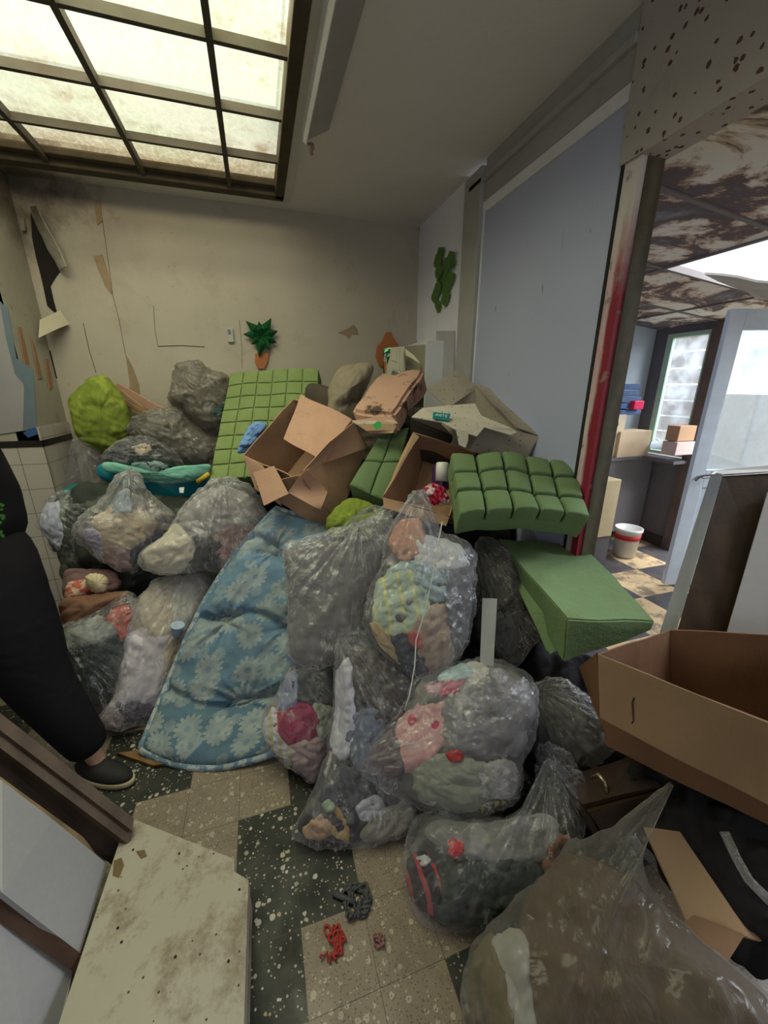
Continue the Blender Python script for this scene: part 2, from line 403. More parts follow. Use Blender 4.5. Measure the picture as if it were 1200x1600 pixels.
def m_glass():
    t = NT('dusty_window_glass'); co = t.co()
    tr = t.node('ShaderNodeBsdfTransparent'); tr.inputs[0].default_value=(0.93,0.96,0.97,1)
    df = t.node('ShaderNodeBsdfTranslucent'); df.inputs[0].default_value=(0.8,0.85,0.9,1); gl = t.node('ShaderNodeBsdfGlossy'); gl.inputs['Roughness'].default_value=0.03
    m = t.node('ShaderNodeMixShader'); t.link(t.ramp(t.noise(co, 6, 5), [(0.4,0.08),(0.8,0.35)]), m.inputs[0]); t.link(tr.outputs[0], m.inputs[1]); t.link(df.outputs[0], m.inputs[2])
    m2 = t.node('ShaderNodeMixShader'); m2.inputs[0].default_value=0.07; t.link(m.outputs[0], m2.inputs[1]); t.link(gl.outputs[0], m2.inputs[2])
    t.link(m2.outputs[0], t.out.inputs[0]); t.n.remove(t.p); return t.m
GLASS = m_glass()
IRON = plain('dark_skylight_iron', (0.075,0.062,0.045), 0.7, 0.3, 0.3)
GRIME = plain('grimy_frame_wood', (0.085,0.07,0.05), 0.85, 0.1, 0.6, 9)
TRIMW = plain('off_white_trim_paint', (0.52,0.50,0.47), 0.5, 0.4)
WHITE = plain('white_paint', (0.74,0.75,0.76), 0.45, 0.4, 0.05)
BLACK = plain('black_strip_tile', (0.018,0.014,0.013), 0.4, 0.4)
BROWNB = plain('dark_brown_skirting', (0.05,0.035,0.03), 0.7, 0.3)

# ---------------------------------------------------------------- room
XR, XL, YB, CZ = 1.41, -1.37, 3.52, 2.87
struct(box('floor', (-3.2,-2.2,-0.06), (XR+0.12,YB+0.1,0.0), m_terrazzo()))
struct(box('wall_back', (XL-0.4,YB,0), (XR+0.12,YB+0.12,CZ+0.05), WALL))
mb = MB(); mb.box((-3.3,-2.3,0),(6.6,-2.2,1.35)); mb.box((-3.3,-2.3,2.45),(6.6,-2.2,CZ)); mb.box((-3.3,-2.3,1.35),(-2.3,-2.2,2.45)); mb.box((1.1,-2.3,1.35),(6.6,-2.2,2.45))  # unseen rear wall, added with a high opening to shape the light
struct(mb.build('wall_rear', WALL))
wl = struct(box('wall_left', (XL-0.12,3.09,0), (XL,YB,CZ), LEFTW))
wp = struct(box('wall_left_pier', (-3.2,3.09,0), (XL-0.002,3.3,CZ), LEFTW))
struct(box('wall_far_left', (-3.3,-2.2,0), (-3.2,3.3,CZ), LEFTW))
# ceiling around the skylight
SX0, SX1, SY0, SY1 = -1.56, 0.27, -0.5, 3.30
mb = MB()
mb.box((-3.3,-2.2,CZ),(SX0,YB+0.1,CZ+0.12)); mb.box((SX1,-2.2,CZ),(XR+0.12,YB+0.1,CZ+0.12))
mb.box((SX0,SY1,CZ),(SX1,YB+0.1,CZ+0.12)); mb.box((SX0,-2.2,CZ),(SX1,SY0,CZ+0.12))
struct(mb.build('ceiling', CEIL))
# skylight
sk = struct(node_empty('window_1', ((SX0+SX1)/2,(SY0+SY1)/2,CZ)))
mb = MB()
mb.box((SX0,SY1-0.05,CZ-0.025),(SX1+0.03,SY1+0.03,CZ+0.07)); mb.box((SX1-0.03,SY0,CZ-0.025),(SX1+0.03,SY1,CZ+0.07))
mb.box((SX0-0.03,SY0,CZ-0.02),(SX0+0.02,SY1,CZ+0.07)); mb.box((SX0,SY0-0.03,CZ-0.02),(SX1,SY0+0.03,CZ+0.07))
mb.box((SX0,SY1-0.11,CZ+0.01),(SX1,SY1-0.05,CZ+0.05))
mb.build('frame', GRIME, sk, bev=0.006)
mb = MB()
for x in (-1.05,-0.55,-0.05): mb.box((x-0.013,SY0,CZ-0.012),(x+0.013,SY1-0.05,CZ+0.03))
for y in (0.1,0.55,1.0,1.4,1.73,2.07,2.47,2.87): mb.box((SX0,y-0.011,CZ-0.008),(SX1,y+0.011,CZ+0.028))
mb.build('glazing_bars', IRON, sk)
box('glass', (SX0,SY0,CZ+0.034), (SX1,SY1,CZ+0.040), PANE, sk)
mb = MB().box((SX1+0.03,SY0,CZ-0.018),(SX1+0.075,SY1+0.02,CZ)); mb.box((SX0,SY1+0.03,CZ-0.012),(SX1+0.075,SY1+0.06,CZ))
struct(mb.build('trim_1', TRIMW))
mb = MB()
mb.box((SX0-0.1,SY0-0.1,CZ+0.12),(SX0-0.02,SY1+0.1,CZ+0.5)); mb.box((SX1+0.02,SY0-0.1,CZ+0.12),(SX1+0.1,SY1+0.1,CZ+0.5))
mb.box((SX0-0.02,SY1+0.02,CZ+0.12),(SX1+0.02,SY1+0.1,CZ+0.5)); mb.box((SX0-0.02,SY0-0.1,CZ+0.12),(SX1+0.02,SY0-0.02,CZ+0.5))
struct(mb.build('trim_2', WHITE))

# right wall, posts, beam, blue panel door
struct(box('wall_right', (XR,2.68,0), (XR+0.12,YB,CZ), WHITEW))
mb = MB().box((XR-0.035,2.47,0),(XR+0.12,2.68,CZ-0.03)); struct(mb.build('trim_3', GREYP, bev=0.006))
mb = MB(); mb.box((XR-0.01,1.45,2.66),(XR+0.12,2.47,CZ)); mb.box((XR-0.035,1.45,2.755),(XR,2.62,2.785)); struct(mb.build('trim_4', GREYP, bev=0.004))
struct(box('trim_5', (XR-0.014,1.46,2.60), (XR+0.02,2.47,2.655), plain('pale_strip_paint',(0.72,0.72,0.76),0.5)))
dr = struct(node_empty('door_1', (XR,1.95,0)))
box('panel', (XR-0.006,1.445,0.02), (XR+0.035,2.452,2.60), BLUE, dr, 0.003)
box('door_edge_strip', (XR-0.012,2.452,0.02), (XR+0.03,2.466,2.62), WHITE, dr)
struct(box('beam_right', (XR-0.02,-2.2,2.40), (XR+0.11,1.452,CZ), BEAM))
po = struct(box('trim_6', (XR-0.008,1.365,0), (XR+0.02,1.442,2.47), REDPOST))
struct(box('trim_7', (XR+0.02,1.36,0), (XR+0.10,1.445,2.45), OLIVE))
struct(box('trim_8', (XR-0.012,1.435,0.0), (XR-0.004,1.45,2.52), plain('dark_gap',(0.02,0.02,0.02),0.8)))
# dado tiles on the left
ti = MB(); ti.box((XL,3.08,0),(XL+0.008,YB,1.24)); ti.box((-3.2,3.082,0),(XL+0.008,3.09,1.24))
struct(ti.build('trim_9', TILE))
ti = MB(); ti.box((XL,3.075,1.235),(XL+0.012,YB,1.275)); ti.box((-3.2,3.078,1.235),(XL+0.012,3.09,1.275))
struct(ti.build('trim_10', BLACK))
struct(box('trim_11', (XL+0.004,3.07,1.275), (XL+0.012,YB,1.36), TILE))

# wall damage, built as thin flakes on the plaster
def decal(parent, name, pts, mat, t=0.004): 
    o = MB().poly(pts, t).build(name, mat, parent); return o
wbk = bpy.data.objects['wall_back']
EXPO = plain('exposed_brown_render', (0.30,0.22,0.14), 0.9, 0.1, 0.3, 20)
EXPO2 = plain('exposed_dirty_render', (0.17,0.13,0.095), 0.9, 0.1, 0.4, 10)
CRK = plain('crack_shadow', (0.09,0.07,0.05), 0.95, 0.05)
for pts in ([(146,400),(160,398),(170,430),(176,462),(165,448),(153,420)], [(196,553),(208,575),(217,600),(222,650),(200,640),(203,600)],
            [(528,520),(544,513),(552,507),(558,514),(560,523),(550,521),(545,529),(540,523)], [(146,312),(157,312),(160,345),(152,352)]):
    decal(wbk, 'bare_patch', [bw(x,y,0.003) for x,y in pts], EXPO)
def crack(pts, f, r=0.0016): 
    MB().tube([f(x,y,0.001) for x,y in pts], r, 5).build('crack', CRK, wbk)
crack([(156,314),(160,345),(168,400),(176,460),(186,500),(196,553)], bw)
crack([(196,553),(204,592),(209,640),(222,655)], bw, 0.0015)
crack([(240,478),(242,515),(247,541)], bw); crack([(247,541),(285,540),(320,542)], bw, 0.003)
crack([(374,500),(378,545),(378,575)], bw, 0.0015); crack([(130,505),(140,550),(145,565),(150,583)], bw, 0.002)
crack([(655,355),(658,420),(655,500),(650,545)], bw, 0.003)
# peeled plaster on the left side
def lw(px,py,off=0.0): return on_axis(px,py,0,XL+off)
def lp(px,py,off=0.0): return on_axis(px,py,1,3.09-off)
BPAINT = plain('old_blue_paint', (0.15,0.19,0.235), 0.8, 0.2, 0.25, 6)
LILAC = plain('pale_lilac_distemper', (0.33,0.315,0.325), 0.85, 0.2, 0.15, 5)
SAT = plain('saturated_blue_paint', (0.04,0.10,0.28), 0.7)
ORG = plain('orange_brick_dust', (0.33,0.19,0.115), 0.9, 0.1, 0.3, 15)
decal(wp, 'lilac_patch', [lp(x,y,0.004) for x,y in [(-40,470),(2,472),(10,520),(22,560),(34,578),(40,620),(44,672),(-40,684)]], LILAC)
decal(wp, 'blue_patch', [lp(x,y,0.006) for x,y in [(0,473),(12,480),(26,560),(52,578),(58,668),(36,672),(38,600),(24,585),(10,530)]], BPAINT)
decal(wp, 'blue_patch', [lp(x,y,0.008) for x,y in [(36,676),(52,668),(62,670),(60,678),(44,684)]], SAT)
for pts in ([(28,510),(33,512),(46,568),(40,576)], [(48,526),(54,540),(66,590),(60,592)], [(70,560),(76,562),(82,605),(77,608)]):
    decal(wl, 'bare_patch', [lw(x,y,0.005) for x,y in pts], ORG)
decal(wbk, 'dark_gap', [bw(x,y,0.004) for x,y in [(48,332),(60,360),(78,392),(97,420),(88,432),(79,447),(84,470),(90,492),(74,478),(66,440),(56,400),(50,370)]], plain('deep_gap',(0.015,0.012,0.01),0.95))
decal(wl, 'dark_gap', [lw(x,y,0.004) for x,y in [(80,530),(88,565),(98,600),(100,608),(88,590),(78,550)]], MATS['deep_gap'])
fk = MB().sheet([bw(46,322,0.02),bw(60,322,0.10),bw(104,416,0.10),bw(92,424,0.02)], 0.006, 6, 0.03, 3)
fk.build('plaster_flake', LEFTW, wl)
fk = MB().sheet([lw(62,500,0.03),lw(94,485,0.12),lw(108,508,0.16),lw(60,528,0.04)], 0.005, 6, 0.03, 8)
fk.build('plaster_flake', plain('peeled_paper_cream',(0.45,0.40,0.31),0.8), wl)
fk = MB().sheet([lw(34,325,0.03),lw(46,325,0.03),lw(50,360,0.03),lw(36,360,0.03)], 0.02, 2); fk.build('plaster_flake', LEFTW, wl)

# lean-to room on the right
SUN_W = m_plaster('pale_blue_grey_wall', (0.50,0.54,0.58), (0.3,0.32,0.33), 0.25, 2)
SUN_D = m_plaster('dark_grey_lower_wall', (0.155,0.14,0.145), (0.10,0.09,0.09), 0.4, 2)
def m_sunfloor():
    t = NT('lean_to_floor_tiles'); co = t.co(kind='World')
    ck = t.node('ShaderNodeTexChecker'); ck.inputs['Scale'].default_value = 2.5; t.link(co, ck.inputs[0])
    ck.inputs[1].default_value = (0.06,0.055,0.06,1); ck.inputs[2].default_value = (0.56,0.40,0.22,1)
    c = t.mix(t.ramp(t.noise(co, 7, 6, .7), [(0.5,0.0),(0.6,0.8)]), ck.outputs[0], (0.12,0.09,0.07))
    t.base(c, 0.4, 0.4); return t.m
XO = 3.93
struct(box('floor_lean_to', (XR+0.12,-2.2,-0.06), (6.5,3.4,0.0), m_sunfloor()))
struct(box('wall_lean_to_back', (XR+0.12,3.28,0), (XO+0.1,3.4,2.6), SUN_W))
mb = MB(); mb.box((XO,3.14,0.0),(XO+0.1,3.28,2.3)); mb.box((XO,2.68,0.0),(XO+0.1,3.14,0.93)); mb.box((XO,2.60,0.0),(XO+0.1,2.72,2.3)); mb.box((XO,2.70,2.10),(XO+0.1,3.14,2.3)); mb.box((XO,-2.2,0),(XO+0.1,1.82,0.9)); mb.box((XO,1.82,2.1),(XO+0.1,2.62,2.3))
struct(mb.build('wall_lean_to_outer', SUN_D))
struct(box('trim_12', (XO-0.025,2.66,0), (XO,3.28,0.11), BROWNB))
struct(box('trim_13', (XO-0.03,2.60,0.0), (XO+0.02,2.72,2.2), m_wood('brown_window_post',(0.17,0.12,0.10),0.7)))
wn = struct(node_empty('window_2', (XO+0.05,2.93,0.95)))
GRNF = plain('pale_green_metal_frame', (0.42,0.56,0.42), 0.5)
mb = MB(); mb.box((XO-0.01,3.08,0.95),(XO+0.03,3.14,2.10)); mb.box((XO-0.01,2.72,0.95),(XO+0.03,2.75,2.1)); mb.box((XO-0.01,2.75,2.06),(XO+0.03,3.08,2.1)); mb.box((XO-0.01,2.75,0.95),(XO+0.03,3.08,0.98))
mb.build('window_frame', GRNF, wn, bev=0.004)
box('pane', (XO+0.01,2.75,0.98), (XO+0.014,3.08,2.06), GLASS, wn)
# sloping mouldy ceiling of the lean-to
mb = MB()
def zc(x): return 2.16+0.1*(XO-x)
ys = [-2.2,-1.5,-0.9,-0.3,0.3,0.9,1.5,2.1,2.7,3.3]; xs = [XR+0.02,2.47,3.42,XO+0.15]
for a in range(3):
    for b in range(len(ys)-1):
        if a == 1 and ys[b] in (1.5,0.3): continue
        x0,x1,y0,y1 = xs[a]+0.006,xs[a+1]-0.006,ys[b]+0.006,ys[b+1]-0.006
        mb.hexa([(x0,y0,zc(x0)),(x1,y0,zc(x1)),(x1,y1,zc(x1)),(x0,y1,zc(x0)),(x0,y0,zc(x0)+0.02),(x1,y0,zc(x1)+0.02),(x1,y1,zc(x1)+0.02),(x0,y1,zc(x0)+0.02)])
struct(mb.build('ceiling_lean_to', MOULD))
mb = MB()
for y in ys: mb.hexa([(xs[0],y-0.012,zc(xs[0])-0.008),(xs[3],y-0.012,zc(xs[3])-0.008),(xs[3],y+0.012,zc(xs[3])-0.008),(xs[0],y+0.012,zc(xs[0])-0.008),(xs[0],y-0.012,zc(xs[0])+0.03),(xs[3],y-0.012,zc(xs[3])+0.03),(xs[3],y+0.012,zc(xs[3])+0.03),(xs[0],y+0.012,zc(xs[0])+0.03)])
for x in xs[1:3]: mb.box((x-0.012,-2.2,zc(x)-0.01),(x+0.012,3.3,zc(x)+0.03))
struct(mb.build('trim_14', plain('ceiling_batten',(0.20,0.17,0.16),0.7)))
tag(MB().sheet([(2.75,2.05,zc(2.75)-0.01),(3.35,2.09,zc(3.35)-0.01),(3.40,1.72,zc(3.4)-0.16),(2.85,1.70,zc(2.85)-0.10)],0.012,4,0.04,2).build('ceiling_board', plain('sagging_board',(0.50,0.47,0.40),0.8)), 'loose beige ceiling board sagging across the bright roof opening', 'ceiling board')
# open glazed door
d2 = struct(node_empty('door_2', (3.13,2.1,0)))
A = Vector((3.13,2.1,0)); B = Vector((3.92,1.852,0)); U = (B-A).normalized(); N = Vector((-U.y,U.x,0)); L = (B-A).length
def dbox(m, u0,u1,z0,z1,t=0.02,o=0):
    q=[A+U*u+N*(n+o)+Vector((0,0,z)) for z in (z0,z1) for (u,n) in ((u0,-t),(u1,-t),(u1,t),(u0,t))]; m.hexa(q)
mb = MB(); dbox(mb,0,0.11,0.02,2.11); dbox(mb,L-0.11,L,0.02,2.11); dbox(mb,0.11,L-0.11,1.98,2.11); dbox(mb,0.11,L-0.11,0.86,1.0); dbox(mb,0.11,L-0.11,0.02,0.22)
DOORW = plain('white_blue_door_paint',(0.66,0.74,0.84),0.45)
mb.build('door_frame', DOORW, d2, bev=0.004)
mb = MB(); dbox(mb,0.11,L-0.11,0.22,0.86,0.012); mb.build('door_panel', DOORW, d2)
mb = MB(); dbox(mb,0.11,L-0.11,1.0,1.98,0.003); mb.build('pane', GLASS, d2)
mb = MB(); mb.tube([A+U*0.06+N*-0.02+Vector((0,0,0.95)),A+U*0.06+N*-0.06+Vector((0,0,0.95)),A+U*0.16+N*-0.065+Vector((0,0,0.955))],0.009); mb.build('door_handle', plain('dull_chrome',(0.5,0.5,0.5),0.3,0.5,metal=0.9), d2)
# metal outer glazing frame and garden
mb = MB()
for y in (-1.4,-0.6,0.2,1.0,1.82): mb.box((XO+0.02,y-0.025,0.9),(XO+0.06,y+0.025,2.2))
mb.box((XO+0.02,-2.2,1.9),(XO+0.06,1.82,1.95)); mb.box((XO,-2.2,2.2),(XO+0.1,2.6,2.28))
struct(mb.build('trim_15', plain('grey_blue_metal',(0.35,0.42,0.5),0.5)))
tag(box('garden_path', (XO+0.1,-2.5,-0.12), (9,5.5,-0.02), plain('pale_concrete',(0.62,0.60,0.56),0.8)), 'pale concrete garden path outside the lean-to', 'path', kind='structure')
fe = node_empty('slat_fence', (5.3,3.8,0), 'grey brown horizontal slat fence outside the small window', 'fence')
FW2 = m_wood('weathered_fence_wood', (0.20,0.13,0.085), 0.8, 3)
for k in range(10): box('slat', (5.25,3.35,0.25+k*0.2), (5.28,6.2,0.43+k*0.2), FW2, fe)
for y in (3.4,4.6,5.8): box('post', (5.29,y,0), (5.36,y+0.08,2.3), FW2, fe)
# ---------------------------------------------------------------- soft shapes
def resample(pts, n, closed=True):
    """Catmull-Rom through the outline, n samples by length"""
    m = len(pts); dense = []
    for i in range(m):
        p0,p1,p2,p3 = pts[(i-1)%m],pts[i],pts[(i+1)%m],pts[(i+2)%m]
        for k in range(12):
            t = k/12
            dense.append(0.5*((2*p1)+(-p0+p2)*t+(2*p0-5*p1+4*p2-p3)*t*t+(-p0+3*p1-3*p2+p3)*t*t*t))
    L = [0]
    for i in range(len(dense)): L.append(L[-1]+(dense[(i+1)%len(dense)]-dense[i]).length)
    out = []; j = 0
    for k in range(n):
        s = L[-1]*k/n
        while L[j+1] < s: j += 1
        f = (s-L[j])/max(1e-9, L[j+1]-L[j]); out.append(dense[j].lerp(dense[(j+1)%len(dense)], f))
    return out
def lin(pts, n):
    L=[0]; m=len(pts)
    for i in range(m): L.append(L[-1]+(pts[(i+1)%m]-pts[i]).length)
    out=[]; j=0
    for k in range(n):
        s=L[-1]*k/n
        while L[j+1]<s: j+=1
        out.append(pts[j].lerp(pts[(j+1)%m],(s-L[j])/max(1e-9,L[j+1]-L[j])))
    return out
def rdg(v): return 1-abs(noise.noise(v))*2
def folds(p, seed, f=9.0):
    """cloth-like creases: long sharp valleys in a couple of directions, warped"""
    r = 0.0
    for k in range(3):
        a = seed*1.9+k*2.2; ax = Vector((cos(a), sin(a)*0.6, sin(a*1.7))).normalized(); bx = ax.orthogonal().normalized(); cx = ax.cross(bx)
        fr = f*(1.0,1.9,3.4)[k]
        wv = Vector((0,0,0.6*noise.noise(p*f*0.6+Vector((k,seed,0)))))
        q = Vector((p.dot(ax)*fr*0.35, p.dot(bx)*fr, p.dot(cx)*fr))+wv*2+Vector((seed*3.1,k*7.0,0))
        r += (0.55,0.30,0.16)[k]*(abs(noise.noise(q))*2.2)
    return r-0.45
def clampv(v):
    v.z = max(v.z, 0.004)
    if v.y > YB-0.01: v.y = YB-0.01
    if v.y > 1.37 and v.x > XR-0.02: v.x = XR-0.02
    if v.y > 3.05 and v.x < XL+0.02: v.x = XL+0.02
    return v
class Blob:
    """closed soft body: outline given by image rays laid on a plane at a real distance, inflated to real thickness"""
    def __init__(s, outline, T, D=None, at=None, c=None, tilt=(0,0,0), n=120, sharp=False, ragged=0.0):
        cx = c[0] if c else sum(p[0] for p in outline)/len(outline); cy = c[1] if c else sum(p[1] for p in outline)/len(outline)
        r = ray(cx,cy); s.N = (-r.normalized()+Vector(tilt)).normalized()
        if at is not None:
            a = fl(at[0],at[1],at[2]) ; t = (a-EYE).dot(s.N)/r.dot(s.N); s.C = EYE+r*t
        else: s.C = P(cx,cy,D)
        s.T = T; s.X = s.N.cross(Vector((0,0,1))).normalized()*-1; s.Y = s.N.cross(s.X)
        if s.Y.z < 0: s.Y = -s.Y
        pl = []
        for p in outline: pl.append(s.uv(s.hit(*p)))
        s.out = (lin if sharp else resample)([Vector((a,b)) for a,b in pl], n); s.n = n
        if ragged:
            s.out = [q+q.normalized()*ragged*(noise.noise(Vector((cos(2*pi*i/n)*5,sin(2*pi*i/n)*5,cx*0.1)))+0.6*noise.noise(Vector((cos(2*pi*i/n)*14,sin(2*pi*i/n)*14,cy*0.1)))) for i,q in enumerate(s.out)]
        s.R = sum(q.length for q in s.out)/n
        tab = sorted((math.atan2(q.y,q.x), q.length) for q in s.out); s.tab = tab
    def hit(s, px, py):
        r = ray(px,py); return EYE + r*((s.C-EYE).dot(s.N)/r.dot(s.N))
    def uv(s, p): d = p-s.C; return (d.dot(s.X), d.dot(s.Y))
    def rad(s, a):
        import bisect
        i = bisect.bisect(s.tab,(a,0)); a0 = s.tab[i-1]; a1 = s.tab[i%len(s.tab)]
        da = (a1[0]-a0[0])%(2*pi); f = ((a-a0[0])%(2*pi))/da if da > 1e-6 else 0
        return a0[1]+(a1[1]-a0[1])*min(1,f)
    def h(s, q):
        k = q.length/max(1e-4,s.rad(math.atan2(q.y,q.x))); return s.T*sqrt(max(0,1-min(1,k)**2)), k
    def mesh(s, name, mat, parent=None, wr=0.01, fs=9.0, seed=0, rings=26, knot=None, kfold=0.0, flat=1.0, front=1.0, back=1.0, expn=2.0, org=None):
        vs=[]; uvl=[]; fs_=[]; n=s.n; so=Vector((seed*3.7,seed*1.3,0))
        kq = Vector(s.uv(s.hit(*knot))) if knot else None
        for side in (1,-1):
            for r in range(rings+1):
                if side==-1 and r==rings: continue
                k = sin(r/rings*pi/2)**0.9
                for i in range(n if r else 1):
                    q = s.out[i]*k if r else Vector((0,0))
                    loc = (s.out[i].length/s.R) if r else 1
                    hh = s.T*max(0,1-k**expn)**(1/2)*(1+(min(1.1,loc)-1)*k)*(front if side>0 else back)
                    p = s.C+s.X*q.x+s.Y*q.y+s.N*hh*side
                    w = wr*1.5*folds(p, seed, fs*1.2)
                    if kq is not None:
                        dq=q-kq; a=math.atan2(dq.y,dq.x); rr=dq.length
                        w += kfold*0.8*(abs(noise.noise(Vector((a*7,rr*2.5,seed))))*2.2-0.5+0.5*abs(noise.noise(Vector((a*17,rr*3,seed)))))*math.exp(-rr/(s.R*1.6))
                    dirv = s.N*side
                    p = p+dirv*w*(1-k**6*0.8)
                    if r: 
                        o2=(s.X*q.x+s.Y*q.y).normalized(); p = p+o2*w*0.5*k
                    vs.append(clampv(p)); dq=q-(kq if kq is not None else s.out[0]); uvl.append((math.atan2(dq.y,dq.x)*0.55+side*0.13, dq.length*2.2))
        base2 = 1+rings*n
        def I(side,r,i):
            i%=n
            if side==1: return 0 if r==0 else 1+(r-1)*n+i
            if r==rings: return I(1,r,i)
            return base2 if r==0 else base2+1+(r-1)*n+i
        for side in (1,-1):
            for i in range(n):
                t=(I(side,0,i),I(side,1,i),I(side,1,i+1)); fs_.append(t if side==1 else t[::-1])
                for r in range(1,rings):
                    t=(I(side,r,i),I(side,r+1,i),I(side,r+1,i+1),I(side,r,i+1)); fs_.append(t if side==1 else t[::-1])
        o = mk(name, vs, fs_, mat, parent, True, uvs=uvl, org=org); fixn(o); return o
    def inside(s, name, mat, outline, seed=0, hi=0.84, lo=-0.5, wr=0.02, fs=15, n=84, rings=20, label=None, cat=None, group=None, parent=None, grow=1.16):
        """soft thing pressed against the inside of this bag"""
        uvp=[Vector(s.uv(s.hit(*p))) for p in outline]; c=sum(uvp,Vector((0,0)))/len(uvp)
        out=resample([(p-c)*grow for p in uvp], n)
        R_=sum(q.length for q in out)/n
        out=[q*(1+0.16*noise.noise(Vector((cos(2*pi*i/n)*2.2,sin(2*pi*i/n)*2.2,seed*1.7)))+0.07*noise.noise(Vector((cos(2*pi*i/n)*7,sin(2*pi*i/n)*7,seed)))) for i,q in enumerate(out)]
        vs=[]; f=[]
        for side in (1,-1):
            for r in range(rings+1):
                if side==-1 and r==rings: continue
                k=(r/rings)**0.85
                for i in range(n if r else 1):
                    q=c+(out[i]*k if r else Vector((0,0)))
                    H,kk=s.h(q)
                    if kk>0.96: q=q*(0.96/kk); H,kk=s.h(q)
                    m=(hi*0.62)*H; top=hi*H-m; bot=m-lo*H
                    e=max(0,1-k**7)**0.5
                    z=m+(top*e if side>0 else -bot*e)
                    p=s.C+s.X*q.x+s.Y*q.y+s.N*z
                    if side>0:
                        w=wr*(folds(p,seed,fs)-0.75)*(0.35+0.65*e)
                        p=p+s.N*max(w,-H*0.5)
                    vs.append(clampv(p))
        b2=1+rings*n
        def I(side,r,i):
            i%=n
            if side==1 or r==rings: return 0 if r==0 else 1+(r-1)*n+i
            return b2 if r==0 else b2+1+(r-1)*n+i
        for side in (1,-1):
            for i in range(n):
                t=(I(side,0,i),I(side,1,i),I(side,1,i+1)); f.append(t if side==1 else t[::-1])
                for r in range(1,rings):
                    t=(I(side,r,i),I(side,r+1,i),I(side,r+1,i+1),I(side,r,i+1)); f.append(t if side==1 else t[::-1])
        o=mk(name,vs,f,mat,parent,True); fixn(o); return tag(o,label,cat,group)
    def filling(s, mat, label, seed=0, hi=0.72, top=1.0, name='clothes_filling'):
        """crumpled clothes filling most of the bag"""
        pts=[s.C+s.X*q.x*0.93+s.Y*(q.y*(0.93 if q.y<0 else 0.93*top)) for q in s.out[::6]]
        def topx(p):
            d=p-EYE; z=d.dot(FW); return (600+F*d.dot(RT)/z, 800-F*d.dot(UP)/z)
        return s.inside(name,mat,[topx(p) for p in pts],seed,hi=hi,lo=-0.6,wr=0.035,fs=9,n=130,rings=30,label=label,cat='clothes',grow=1.0)

CARD = m_card('brown_cardboard', (0.38,0.235,0.15)); CARDP = m_card('pinkish_cardboard', (0.50,0.30,0.215), 0.25)
CARDD = m_card('dark_cardboard_inside', (0.26,0.155,0.095), 0.2); CARDO = m_card('plain_tan_cardboard', (0.40,0.27,0.165), 0.12)
DOTC = m_card('dotted_grey_cardboard', (0.34,0.295,0.245), 0.15, True); DOTW = m_card('dotted_pale_cardboard', (0.52,0.47,0.40), 0.2, True)
FOAM = m_foam('yellow_green_foam', (0.235,0.31,0.125), (0.19,0.215,0.07)); FOAM2 = m_foam('mid_green_foam', (0.165,0.24,0.12), (0.145,0.16,0.075))
FILM = m_film('clear_crinkled_film', (0.82,0.82,0.87), 0.025)
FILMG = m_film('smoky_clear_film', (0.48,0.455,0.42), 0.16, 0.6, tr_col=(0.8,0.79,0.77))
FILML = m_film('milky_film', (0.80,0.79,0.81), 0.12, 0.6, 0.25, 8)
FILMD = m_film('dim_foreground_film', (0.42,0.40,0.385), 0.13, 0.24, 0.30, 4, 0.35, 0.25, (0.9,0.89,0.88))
C = {}
def cl(n, *a, **k):
    if n not in C: C[n] = m_cloth(n, *a, **k)
    return C[n]

# ---------------------------------------------------------------- ceiling lamp and wall ornaments
la = node_empty('fluorescent_batten', (0.42,1.2,CZ-0.075), 'white fluorescent batten without tube along the skylight', 'ceiling lamp')
LAMPW = plain('lamp_white_enamel', (0.85,0.83,0.86), 0.35, 0.5, 0.08)
MB().hexa([(0.345,0.7,CZ-0.062),(0.36,0.7,CZ-0.075),(0.36,2.50,CZ-0.075),(0.345,2.50,CZ-0.062),(0.335,0.7,CZ),(0.40,0.7,CZ),(0.40,2.50,CZ),(0.335,2.50,CZ)]).build('lamp_body', LAMPW, la, bev=0.003)
MB().hexa([(0.36,0.7,CZ-0.072),(0.475,0.7,CZ-0.012),(0.475,2.46,CZ-0.012),(0.36,2.46,CZ-0.072),(0.36,0.7,CZ-0.06),(0.475,0.7,CZ-0.002),(0.475,2.46,CZ-0.002),(0.36,2.46,CZ-0.06)]).build('reflector', plain('lamp_grey_face',(0.36,0.35,0.355),0.5), la)
MB().lathe((0.385,2.5,CZ-0.06),(0,0.3,-1),[(0.001,0),(0.016,0),(0.018,0.02),(0.010,0.03),(0.012,0.045),(0.001,0.05)],16).build('lamp_holder', plain('rusty_holder',(0.25,0.18,0.14),0.6), la, True)

sw = node_empty('wall_switch', bw(359,522), 'small grey plastic switch on the back wall above the clear bags', 'switch')
a,b = bw(354,513), bw(366,535)
box('housing', (a.x,YB-0.022,b.z), (b.x,YB,a.z), plain('switch_grey',(0.42,0.41,0.39),0.5), sw, 0.003)
box('rocker', (a.x+0.008,YB-0.027,a.z-0.04), (a.x+0.028,YB-0.02,a.z-0.012), plain('switch_dark',(0.16,0.16,0.16),0.4), sw)

